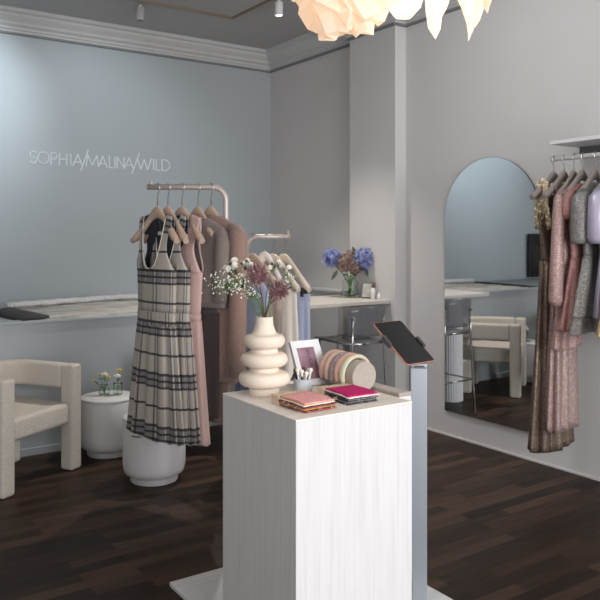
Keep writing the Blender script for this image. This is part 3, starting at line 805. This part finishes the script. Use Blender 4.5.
def plaid_dress(loc, rz, label, seed):
    t = gthing('plaid_dress', label, 'dress', loc, rz)
    b = MB(); tanktop(b, -.150, -.445, -.665, .186, .178, .040, .112, .160, -.435, -.175)
    bo = b.build('bodice', [M['plaid'], M['navy']], t, solid=.004, mo=1)
    b = MB(); g = [ring(z, .180+.002*q, .044, 96) for z, q in ((-.738,0),(-.733,1),(-.670,1),(-.665,0))]; b.grid(g, True, .05, 1.35); b.build('waistband', M['plaid'], t, solid=.005)
    b = MB(); skirt(b, -.735, -1.335, .178, .262, .041, .066, .015, 13, seed=seed, hemwave=.008, uw=1.5, cx1=-.012); b.build('skirt', M['plaid'], t, solid=.004)
    b = MB(); b.box((.0,.022,-.245), (.040,.002,.024)); b.build('neck_label', M['petal_white'], bo)
    b = MB()
    for s in (-1,1):
        pts = [(s*(.112*min(1, max(0, (z+.435)/.285))**.33), -.041*(1-.85*max(0,(z+.445)/.295)**1.5)*math.sqrt(1-(.112*min(1, max(0, (z+.435)/.285))**.33/.186)**2)-.006, z) for z in [-.435,-.432,-.425,-.41,-.38,-.34,-.29,-.23,-.17]]
        b.tube(pts, .0022, 6)
    b.build('neckline_piping', M['cream'], bo)
    return t
plaid_dress(rk1(hl[0]-1), A1, 'grey and cream plaid sleeveless pinafore dress with navy lining, frontmost on the rack', 0)
plaid_dress(rk1(hl[1]+2), A1, 'grey and cream plaid sleeveless dress hanging directly behind the frontmost one', 1.4)
t = gthing('blush_dress', 'blush pink sleeveless dress hanging between the plaid dresses and the taupe top', 'dress', rk1(hl[2]), A1)
b = MB(); tanktop(b, -.150, -.455, -.68, .185, .165, .036, .095, .168, -.33, -.20); b.build('bodice', [M['blush'], M['blush_in']], t, solid=.004, mo=1)
b = MB(); g = [ring(z, .168, .040, 96) for z in (-.71,-.67)]; b.grid(g, True); b.build('waistband', M['blush'], t, solid=.005)
b = MB(); skirt(b, -.705, -1.345, .165, .225, .036, .050, .011, 9, seed=2.2, hemwave=.004); b.build('skirt', M['blush'], t, solid=.004)
# taupe top + trousers
t = gthing('taupe_top', 'short taupe wool top hanging over charcoal trousers', 'top', rk1(hl[3]), A1)
b = MB(); shirtbody(b, -.215, -.635, .235, .235, .048); b.build('body', M['taupe'], t, solid=.005)
for s in (-1,1):
    b = MB(); sleeve(b, [(s*.215,0,-.245),(s*.232,-.004,-.30),(s*.225,-.010,-.45),(s*.215,-.014,-.60)], [(.03,.034),(.045,.042),(.045,.038),(.042,.034)]); b.build('sleeve', M['taupe'], t, solid=.004)
t = gthing('charcoal_trousers', 'charcoal trousers hanging below the taupe wool top', 'trousers', rk1(hl[3]), A1)
b = MB(); skirt(b, -.60, -.68, .155, .16, .030, .032, .003, 6); b.build('waistband', M['darkgrey'], t, solid=.004)
for s in (-1,1):
    b = MB(); skirt(b, -.66, -1.24+.03*s, .082, .082, .031, .028, .006, 5, n=64, cx0=s*.10, cx1=s*.103, seed=s); b.build('trouser_leg', M['darkgrey'] if s < 0 else M['brownblack'], t, solid=.004)
# mauve knit
t = gthing('mauve_cardigan', 'long mauve brown knit cardigan with curved hem, nearest the rail bend', 'cardigan', rk1(hl[4]), A1)
b = MB(); shirtbody(b, -.205, -1.02, .225, .215, .052, amp=.006, np_=6); b.build('body', M['mauve'], t, solid=.006)
for s in (-1,1):
    b = MB(); sleeve(b, [(s*.205,0,-.215),(s*.245,-.006,-.27),(s*.255,-.012,-.5),(s*.245,-.014,-.75),(s*.235,-.014,-.98)], [(.03,.034),(.052,.045),(.05,.042),(.055,.04),(.062,.038)]); b.build('sleeve', M['mauve'], t, solid=.005)
b = MB(); skirt(b, -.98, -1.24, .17, .16, .04, .04, .006, 6, seed=.6); b.build('underskirt', noisy('mauve lining', (.24,.15,.125), (.2,.125,.105), 200), t, solid=.004)

# lower rail
A2 = dirv(.80, .60)
G2 = 'hangers on the lower rail'; hx2 = [253, 265, 273.5, 284]
hanger(rk2(hx2[0]), A2, 'hanger', 'beech hanger nearest the bend of the lower rail', G2)
hanger(rk2(hx2[1]), A2+.25, 'petal_white', 'white padded satin hanger with wrapped hook on the lower rail', G2, W=.15, top=-.10, drop=.20)
hanger(rk2(hx2[2]), A2, 'hanger_cream', 'cream wooden hanger carrying the cream satin blouse', G2, drop=.185)
hanger(rk2(hx2[3]), A2, 'hanger_cream', 'cream wooden hanger carrying light blue trousers at the free rail end', G2, drop=.185)
GG2 = 'garments on the lower rail'
t = thing('blue_dress', 'washed blue dress hanging nearest the bend of the lower rail', 'dress', rk2(hx2[0]-1), A2-.25, GG2)
b = MB(); shirtbody(b, -.30, -.70, .16, .15, .035, neck=.09); b.build('bodice', M['blue'], t, solid=.004)
b = MB(); skirt(b, -.69, -1.33, .15, .175, .035, .05, .012, 10); b.build('skirt', M['deepblue'], t, solid=.004)
t = thing('beige_dress', 'beige slip dress hanging behind the ringed vase', 'dress', rk2(hx2[1]+1), A2, GG2)
b = MB(); skirt(b, -.34, -1.15, .10, .14, .02, .04, .008, 8, seed=3); b.build('body', M['beige'], t, solid=.004)
t = thing('cream_blouse', 'cream satin blouse hanging between vase and blue trousers', 'blouse', rk2(hx2[2]+1), A2, GG2)
b = MB(); skirt(b, -.315, -.95, .165, .200, .022, .045, .011, 8, seed=1); b.build('body', M['cream'], t, solid=.004)
b = MB()
for k in range(7):
    z = -.46-.02*k; b.poly([(.095,-.055,z+.02),(.125-.003*k,-.060,z+.01),(.115,-.062,z-.02),(.090,-.055,z-.01)])
b.build('ribbon_frill', M['petal_white'], t, solid=.002)
for s in (-1,1):
    b = MB(); b.box((s*.115,-.0,-.325), (.018,.016,.05)); b.build('clip', M['clip'], t, .002)
t = thing('blue_trousers', 'light blue pleated trousers clipped on the hanger at the lower rail end', 'trousers', rk2(hx2[3]+.5), A2, GG2)
b = MB(); skirt(b, -.345, -.395, .188, .190, .020, .024, .002, 12); b.build('waistband', M['blue'], t, solid=.005)
for s in (-1,1):
    b = MB(); skirt(b, -.385, -1.20, .096, .104, .024, .036, .009, 7, n=96, cx0=s*.094, cx1=s*.10, seed=s*2); b.build('trouser_leg', M['blue'], t, solid=.004)
for s in (-1,1):
    b = MB(); b.box((s*.150,-.0,-.335), (.018,.052,.055)); b.build('clip', M['clip'], t, .002)

# ------------------------------------------------------------------ wall rail on the right
RZ3 = 1.905; RX = 3.70
t = thing('wall_shelf', 'pale wall shelf with hanging rail beneath, above the evening dresses', 'shelf', (XB, 2.1, 1.99))
b = MB(); b.box((-.15,0,.011), (.30,1.30,.022)); b.build('shelf_board', M['white'], t, .002)
b = MB(); b.box((-.022,0,-.025), (.044,1.26,.05)); b.build('wall_batten', M['greyframe'], t, .002)
b = MB(); b.tube([(RX-XB,.655,RZ3-1.99),(RX-XB,-.64,RZ3-1.99)], [(.014,.010)]*2, 14); b.build('hanging_rail', mat('white satin rail', (.75,.74,.73), .3), t)
for y in (.30,-.45):
    b = MB(); b.tube([(-.002,y,-.085),(-.06,y,-.085),(-.20,y,-.07),(RX-XB,y,-.085)], .012, 10); b.box((-.006,y,-.085), (.012,.05,.07)); b.build('rail_bracket', M['greyframe'], t)
def onx(px, X=RX):
    k_ = (px-300)/745.; dd = X/(FW.x+RT.x*k_); return FW.y*dd+RT.y*k_*dd
hx3 = [554.5, 564, 576.5, 584.5, 597, 609, 622]
G3 = 'hangers on the wall rail'
lab3 = ['taupe velvet hanger carrying the bronze sequin gown, nearest the mirror', 'taupe velvet hanger carrying the long dusty pink dress', 'taupe velvet hanger carrying the pink sequin sleeved dress', 'taupe velvet hanger carrying the rose dress', 'taupe velvet hanger carrying the grey sequin dress', 'taupe velvet hanger carrying the lilac satin dress', 'taupe velvet hanger carrying the pale yellow lace dress']
AX = PI+.26                                           # local +x points into the room
ys = [onx(x) for x in hx3]
ys = [2.735, 2.665, 2.600, 2.545, 2.465, 2.365, 2.285]
for i, y in enumerate(ys): hanger((RX, y, RZ3), AX + [-.12,-.06,.04,-.03,.02,0,0][i], 'hanger_taupe', lab3[i], G3, top=-.085, drop=.125)
GG3 = 'evening garments on the wall rail'
# local y = -world y after the half turn: local -y faces the mirror side
t = thing('bronze_gown', 'long bronze sequin gown with gold lace shoulders, nearest the mirror', 'dress', (RX, ys[0], RZ3), AX-.12, GG3)
b = MB(); tanktop(b, -.150, -.36, -.60, .165, .120, .034, .085, .150, -.33, -.26); b.build('bodice', [M['bronze'], M['brownblack']], t, solid=.004, mo=1)
for sx in (-1,1):
    b = MB(); pts = []
    for k in range(-14, 15):
        q = abs(k)/14; sd = 1 if k > 0 else -1
        pts.append((sx*(.125+.022*math.sin(q*PI)-.01*q), sd*(.034*q+.002) if k else 0, -.142-.27*q**1.2+.004*noise.noise(Vector((k*.9,1,0)))))
    b.tube(pts, [(.007+.004*noise.noise(Vector((k*1.7,5,sx))), .034-.014*abs(k)/14+.008*noise.noise(Vector((k*1.3,2,sx)))) for k in range(-14,15)], 12)
    b.build('lace_strap', M['gold_lace'], t)
b = MB(); skirt(b, -.59, -1.675, .115, .190, .034, .062, .022, 9, seed=.5, hemwave=.006, ex=1.3, cx0=.02, cx1=.03, n=160, rows=30); b.build('skirt', M['bronze'], t, solid=.004)
t = thing('dusty_pink_gown', 'long dusty pink pleated sequin gown hanging beside the bronze gown', 'dress', (RX, ys[1], RZ3), AX, GG3)
b = MB(); tanktop(b, -.150, -.36, -.62, .16, .13, .030, .080, .145, -.31, -.22); b.build('bodice', M['dusty'], t, solid=.004)
b = MB(); skirt(b, -.61, -1.545, .13, .172, .030, .055, .018, 9, seed=1.7, hemwave=.006, n=160, rows=26, cx1=.035); b.build('skirt', M['dusty'], t, solid=.004)
def evening(name, label, y, m, z_waist, z_hem, sl, w_hem, amp, np_, seed, cuff=True, msk=None, wsh=.20, cx1=0.0, slw=.036, lean=0):
    t = thing(name, label, 'dress', (RX, y, RZ3), AX, GG3)
    b = MB(); shirtbody(b, -.205, z_waist, wsh, .15, .034); b.build('bodice', m, t, solid=.004)
    b = MB(); skirt(b, z_waist+.01, z_hem, .15, w_hem, .034, .046, amp, np_, seed=seed, hemwave=.006, cx1=cx1); b.build('skirt', msk or m, t, solid=.004)
    for s in (-1,1):
        L_ = sl; x0 = wsh-.02
        b = MB(); sleeve(b, [(s*x0,0,-.205),(s*(x0+.028),-.0,-.25),(s*(x0+.030)+lean*.5,-.004,-.22-L_*.5),(s*(x0+.022)+lean,-.004,-.22-L_+.03),(s*(x0+.022)+lean,-.004,-.22-L_)], [(.02,.026),(slw,slw-.004),(slw,slw-.004),(slw+.004,slw),((slw-.008) if cuff else slw+.006,slw-.010)]); b.build('sleeve', m, t, solid=.004)
    return t
evening('pink_sequin_dress', 'pale pink sequin dress with long gathered sleeves', ys[2], M['pink_sq'], -.62, -1.07, .61, .150, .014, 9, .3, slw=.038, cx1=.11, lean=.06)
evening('rose_dress', 'rose pink lurex dress between pink sequin and grey sequin dresses', ys[3], M['rose'], -.58, -.96, .14, .16, .014, 8, 1.1, cx1=.13)
t_ = evening('grey_sequin_dress', 'grey sequin dress with elbow sleeves and tiered skirt', ys[4], M['grey_sq'], -.56, -.88, .27, .205, .012, 8, 2.0, cuff=False, slw=.056, cx1=.10)
b = MB(); skirt(b, -.80, -.965, .17, .225, .034, .046, .012, 8, seed=2.0, hemwave=.004, cx0=.085, cx1=.12); b.build('lower_tier', M['grey_sq'], t_, solid=.004)
t_ = evening('lilac_satin_dress', 'shiny lilac satin dress with short puffed sleeves', ys[5], M['lilac'], -.56, -.89, .27, .17, .016, 8, .9, slw=.054, cx1=.03)
b = MB(); b.tube([(.14,-.02,-.80),(.15,-.025,-.97)], [(.004,.016),(.004,.014)], 10); b.build('sash', M['lilac'], t_)
evening('yellow_lace_dress', 'pale yellow lace dress at the right end of the wall rail', ys[6], M['yellow'], -.56, -.955, .20, .27, .016, 9, .2, cx1=.11)

# ------------------------------------------------------------------ arched mirror
t = thing('arched_mirror', 'tall arched frameless wall mirror reflecting the seating corner', 'mirror', (XB, 3.45, .185)); t.rotation_euler = (0, -.0040, 0)
hw, top_ = .42, 1.81
out = [(-hw,0),(hw,0)] + [(hw*math.cos(PI*i/48), top_-hw+hw*math.sin(PI*i/48)) for i in range(49)]
b = MB(); n_ = len(out)
b.v = [(-.004, y, z) for y, z in out] + [(-.013, y, z) for y, z in out]
for i in range(n_): j = (i+1) % n_; b.face((i,j,n_+j,n_+i), None, 0, False)
b.face(list(range(n_)), None, 0, False); b.build('backing', M['greyframe'], t)
b = MB(); b.v = [(-.0136, y*.996, z*.998+.002) for y, z in out]; b.face(list(range(n_))[::-1], None, 0, False); b.build('mirror_glass', M['mirror'], t)

# ------------------------------------------------------------------ desk, stool and things on the desk
ZD = .962
t = thing('desk', 'greige bar height desk with fluted white column leg against the pilaster', 'desk', (0,0,0))
b = MB(); b.box((3.395, 4.665, ZD-.014), (.945, .62, .028)); b.build('desk_top', M['desk'], t, .003)
b = MB(); rows = []
for z in (0,.006,ZD-.034,ZD-.028):
    row = []
    for kx in range(180):
        a = 2*PI*kx/180; R_ = .105 - .005*abs(math.sin(a*15)); row.append((3.08+R_*math.cos(a), 4.66+R_*math.sin(a), z))
    rows.append(row)
b.grid(rows, True, caps=True); b.build('column_leg', M['white'], t)

t = thing('bar_stool', 'smoked clear bar stool with chrome legs at the desk', 'stool', (3.500, 4.395, 0), .0); t.scale = (.95,1,.972)
def curved(b, y0, z0, z1, w, bulge_, n=16, lean=.02):
    g = []
    for i in range(7):
        q = i/6; row = []
        for j in range(n+1):
            s = -1+2*j/n; ww = w*(1-.06*abs(q-.5)); row.append((ww*s, y0 + bulge_*s*s - lean*q, z0+(z1-z0)*q - .015*(s**6)*(1 if q > .5 else -1)))
        g.append(row)
    b.grid(g)
b = MB(); curved(b, -.235, .745, .975, .185, .05); br_ = b.build('backrest', M['smoke'], t, solid=.008)
b = MB(); g = []
for i in range(9):
    row = []
    for j in range(13): s = -1+2*j/12; w_ = i/8; row.append((.19*s*(1-.08*w_), -.19+.42*w_, .705 - .012*math.cos(s*1.3)+.008*w_))
    g.append(row)
b.grid(g); b.build('seat', M['smoke'], t, solid=.010)
for sx in (-1,1):
    b = MB(); b.tube([(sx*.150,-.218,.895),(sx*.155,-.215,.70),(sx*.195,-.225,.012),(sx*.195,-.225,0)], .0095, 12); b.build('leg', M['chrome'], t)
    b = MB(); b.tube([(sx*.150,.19,.695),(sx*.185,.235,.012),(sx*.185,.235,0)], .0095, 12); b.build('leg', M['chrome'], t)
b = MB(); b.tube([(-.155,-.208,.692),(.155,-.208,.692),(.150,.19,.692),(-.150,.19,.692),(-.155,-.208,.692)], .009, 10); b.build('seat_frame', M['chrome'], t)
b = MB(); b.tube([(-.178,-.220,.30),(.178,-.220,.30),(.172,.216,.30),(-.172,.216,.30),(-.178,-.220,.30)], .007, 10); b.build('footrest', M['chrome'], t)
for sx in (-1,1):
    b = MB(); b.tube([(sx*.150,-.232,.885),(sx*.150,-.205,.885)], .013, 12); b.build('rivet', M['chrome'], br_)

vb = Vector((3.765, 4.725, ZD))
t = thing('glass_vase', 'wavy clear glass vase with hydrangeas on the desk', 'vase', vb)
b = MB(); pv = [(.001,.004),(.062,.004),(.070,.015),(.074,.035),(.060,.058),(.052,.070),(.062,.085),(.068,.100),(.052,.118),(.040,.130),(.050,.145),(.058,.155),(.054,.158),(.046,.147),(.036,.130),(.048,.116),(.063,.100),(.058,.087),(.047,.070),(.056,.056),(.069,.035),(.066,.018),(.001,.010)]
b.lathe([(r_, z_*1.2) for r_, z_ in pv], n=40); b.build('glass', M['glass'], t)
def hyd(off, r, label, mk='hydrangea', nfl=230, ps=.017):
    t = thing('hydrangea' if mk == 'hydrangea' else 'dried_flower', label, 'flower', vb, 0, 'flowers in the wavy glass vase')
    p = Vector(off); b = MB(); b.tube([(-p.x*.25,-p.y*.25,.014),(p.x*.15,p.y*.15,.13),(p.x*.7,p.y*.7,p.z-.06),(p.x,p.y,p.z)], .0035, 7); b.build('stem', M['stem'], t)
    b = MB(); b.ball(p, r*.72, 14, 1)
    for i in range(nfl):
        z = 1-2*(i+.5)/nfl; a = i*2.39996; q = math.sqrt(1-z*z); n = Vector((q*math.cos(a), q*math.sin(a), z)); rr = r*(1+.16*noise.noise(n*2.3+Vector((r*90,0,0))))*rnd.uniform(.9,1.08)
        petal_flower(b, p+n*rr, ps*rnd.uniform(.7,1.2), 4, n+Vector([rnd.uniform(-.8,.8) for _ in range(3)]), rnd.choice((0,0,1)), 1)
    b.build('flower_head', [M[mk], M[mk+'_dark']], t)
def o3(r, d, z): v = RT*r+FW*d; return (v.x, v.y, z)
hyd(o3(-.148,0,.318), .074, 'blue hydrangea head at left in the wavy glass vase')
hyd(o3(.118,-.02,.31), .088, 'larger blue hydrangea head at right in the wavy glass vase', nfl=320)
hyd(o3(-.045,-.02,.275), .066, 'beige dried blossom cluster left of centre in the glass vase', 'dryflower', 190, .015)
hyd(o3(.010,.02,.325), .052, 'brownish dried blossom standing highest in the glass vase', 'dryflower', 150, .014)
hyd(o3(.040,-.03,.245), .055, 'beige dried blossom low beside the right hydrangea', 'dryflower', 150, .014)
def dleaf(a, b_, label):
    t = thing('leaf_stem', label, 'foliage', vb, 0, 'flowers in the wavy glass vase'); a, b_ = Vector(a), Vector(b_)
    m_ = MB(); m_.tube([(0,0,.016),(a.x*.2,a.y*.2,.17),tuple(a)], .002, 6); m_.build('stem', M['stem'], t)
    m_ = MB(); d = b_-a; w = FW.cross(d).normalized(); 
    m_.poly([a, a+d*.3+w*.016, a+d*.65+w*.014, b_, a+d*.65-w*.014, a+d*.3-w*.016]); m_.build('leaf', M['leaf'], t, solid=.001)
dleaf(o3(-.10,-.02,.225), o3(-.155,-.03,.135), 'green leaf drooping at the left of the glass vase')
dleaf(o3(.125,-.02,.235), o3(.16,-.03,.15), 'green leaf drooping at the right of the glass vase')
dleaf(o3(.045,.0,.335), o3(.02,.0,.415), 'green leaf standing up between hydrangea heads')
# small picture stand and toiletries
pf = Vector((3.80, 4.545, ZD))
t = thing('desk_picture', 'small grey framed picture leaning on the desk by the wall', 'picture frame', pf, math.radians(-66))
Rl = Matrix.Rotation(math.radians(-12), 3, 'X')
b = MB(); b.box(Rl@Vector((0,0,.066)), (.115,.008,.128), rot=Rl); b.build('frame', M['greyframe'], t, .002)
b = MB(); b.box(Rl@Vector((0,-.005,.066)), (.095,.002,.108), rot=Rl); b.build('picture', noisy('pale picture', (.55,.55,.52), (.28,.28,.27), 25, .4, 0), t)
def bottle(loc, r, h, mk, capk, name, label):
    t = thing(name, label, 'bottle', loc)
    b = MB(); b.lathe([(.001,0),(r,0),(r,h*.62),(r*.5,h*.72),(.001,h*.72)], n=20); b.build('body', M[mk], t)
    b = MB(); b.lathe([(.001,h*.72),(r*.55,h*.72),(r*.5,h),(.001,h)], n=16); b.build('cap', M[capk], t)
q = pf + RT*.035 - FW*.07
bottle((q.x,q.y,ZD), .018, .125, 'white', 'stem_brown', 'bottle', 'white bottle with brown cap in front of the small desk picture')
q = pf + RT*.078 - FW*.09
bottle((q.x,q.y,ZD), .016, .055, 'white', 'white', 'small_bottle', 'small white jar at the right end of the desk')

# ------------------------------------------------------------------ paper pendant lamp
LC = P(.325, 2.60, 2.45)
t = thing('pendant_lamp', 'large crumpled paper pendant lamp glowing warm under the ceiling', 'pendant lamp', LC)
b = MB(); b.tube([(0,0,.05),(0,0,ZC-2.45)], .003, 8); b.build('cord', M['white'], t)
b = MB(); b.ball((0,0,0), .045, 16); b.tube([(0,0,.04),(0,0,.09)], .02, 12); b.build('bulb', M['bulb'], t)
def petal(top, tip, width, seed, belly=.04, lob=0.35):
    """a crumpled sheet hanging from top to tip"""
    top, tip = Vector(top), Vector(tip); d = tip-top; out = Vector((top.x+tip.x, top.y+tip.y, 0)); out = out.normalized() if out.length > .01 else -FW
    side = d.cross(out).normalized(); b = MB(); g = []; N_, K = 9, 8
    for i in range(N_+1):
        s = i/N_; w = width*(math.sin(PI*(.30+.70*s))**lob if s < 1 else .0); w = max(w, .004); row = []
        for j in range(K+1):
            q = -1+2*j/K
            p = top + d*s + side*q*w*.5 + out*(belly*math.sin(PI*s)*(1-q*q*.9))
            nz = noise.noise_vector(Vector((p.x*9+seed, p.y*9, p.z*9)))
            amp = .028 if 0 < i < N_ else .006
            row.append(p + Vector(nz)*amp)
        g.append(row)
    b.grid(g, sm=False); return b.build('paper_petal', M['paper'], t)
def L3(px, py, dd): return o3((px-300)/745*2.6-.325, dd, 1.45+(237-py)/745*2.6-2.45)
sp = [ # (top px,py,depth) (tip px,py,depth) width
 ((385,-60,-.06),(405,18,-.04),.13),((425,-60,-.12),(432,44,-.06),.20),((448,-60,-.05),(468,42,.0),.15),((465,-60,.05),(480,21,.08),.10),
 ((472,-70,.0),(491,10,.04),.08),((405,-70,-.16),(386,20,-.13),.18),((410,-60,.15),(415,8,.14),.16),((440,-60,.14),(447,8,.16),.16),((395,-80,-.25),(396,-2,-.22),.20),((432,-80,-.22),(420,5,-.16),.15)]
for i, (a, c_, w) in enumerate(sp): petal(L3(*a), L3(*c_), w, i*3.7)
def crumple(px, py, dd, rx, ry, rz, seed, n1=9, n2=7):
    c_ = Vector(L3(px, py, dd)); b = MB(); g = []
    for i in range(n2+1):
        a = PI*(.06+.90*i/n2); row = []
        for j in range(n1):
            th = 2*PI*j/n1 + .35*(i % 2); q = math.sin(a)
            n_ = Vector((q*math.cos(th), q*math.sin(th), math.cos(a))); r_ = 1+.30*noise.noise(n_*2.1+Vector((seed,0,0)))+.12*((i+j) % 2)
            row.append(c_ + Vector((rx*n_.x*r_, ry*n_.y*r_, rz*n_.z*r_)))
        g.append(row)
    b.grid(g, True, sm=False)
    for k_ in range(len(b.f)): pass
    b.build('paper_petal', M['paper'], t)
crumple(341, -11, -.02, .150, .14, .158, 3.1, 13, 9)
crumple(322, -28, .02, .115, .12, .125, 8.4, 11, 8)
crumple(366, -20, -.10, .115, .12, .165, 5.7, 11, 8)
crumple(352, 0, -.08, .080, .09, .125, 1.7, 9, 7)
for i in range(22):                                  # upper tiers, radiating
    a = 2*PI*i/22 + .1*(i % 3); el = .12 + .16*(i % 3); r0, r1 = .10, .30+.05*(i % 2)
    petal((r0*math.cos(a), r0*math.sin(a), el-.04), (r1*math.cos(a), r1*math.sin(a), el-.13+.05*(i%4)), .15, 50+i, .05)

# ------------------------------------------------------------------ camera
cd = bpy.data.cameras.new('camera'); cam = bpy.data.objects.new('camera', cd); col.objects.link(cam)
cam.location = (0,0,1.45); cam.rotation_euler = (PI/2, 0, -T)
cd.sensor_width = 36; cd.lens = 745/600*36; cd.shift_y = -63/600; cd.clip_start = .05
cd.dof.use_dof = True; cd.dof.focus_distance = 2.75; cd.dof.aperture_fstop = 7.0
bpy.context.scene.camera = cam

# ------------------------------------------------------------------ light
def area(name, loc, target, size, energy, color, sy=None):
    l = bpy.data.lights.new(name, 'AREA'); l.energy = energy; l.color = color; l.size = size
    if sy: l.shape = 'RECTANGLE'; l.size_y = sy
    o = bpy.data.objects.new(name, l); col.objects.link(o); o.location = loc
    o.rotation_euler = (Vector(target)-Vector(loc)).to_track_quat('-Z', 'Y').to_euler(); return o
def spotl(name, loc, target, energy, color, ang, blend=.8, r=.04):
    l = bpy.data.lights.new(name, 'SPOT'); l.energy = energy; l.color = color; l.spot_size = math.radians(ang); l.spot_blend = blend; l.shadow_soft_size = r
    o = bpy.data.objects.new(name, l); col.objects.link(o); o.location = loc
    o.rotation_euler = (Vector(target)-Vector(loc)).to_track_quat('-Z', 'Y').to_euler(); return o
wl = area('shop_window', P(2.9, -.7, 1.75), P(0, 3.2, .9), 2.8, 165, (.985,.99,1.0), 2.3)
area('side_fill', P(-2.6, .3, 1.8), P(.5, 4.5, 1.2), 2.0, 14, (1.0,.96,.93), 2.0)  # soft fill added from the left to lift the walls
spotl('wall_wash', (1.0, 5.1, 3.1), (.9, 6.26, 2.55), 75, (.82,.94,1.0), 85)
spotl('wall_wash', (2.0, 4.9, 3.1), (2.15, 6.26, 2.1), 30, (.86,.94,1.0), 95)
spotl('right_wall_fill', (2.3, 2.9, 3.1), (3.98, 2.9, 2.1), 50, (.95,.98,1.0), 130, 1.0, .3)  # added soft fill brightening the upper right wall, no fitting modelled
spotl('ceiling_spot', (3.10, 4.70, 3.08), (2.6, 4.5, 0), 160, (1,.94,.86), 95)
spotl('pedestal_spot', P(-.2, 2.2, 3.15), P(.05, 2.65, .9), 18, (1,.93,.86), 55)
pl_ = bpy.data.lights.new('lamp_bulb', 'POINT'); pl_.energy = 6; pl_.color = (1,.80,.58); pl_.shadow_soft_size = .06
po = bpy.data.objects.new('lamp_bulb', pl_); col.objects.link(po); po.location = LC - Vector((0,0,.10))
w = bpy.data.worlds.new('world'); bpy.context.scene.world = w; w.use_nodes = True
w.node_tree.nodes['Background'].inputs[0].default_value = (.95,.96,1.0,1); w.node_tree.nodes['Background'].inputs[1].default_value = 1.35
vs_ = bpy.context.scene.view_settings; vs_.view_transform = 'Standard'; vs_.look = 'None'; vs_.exposure = .08
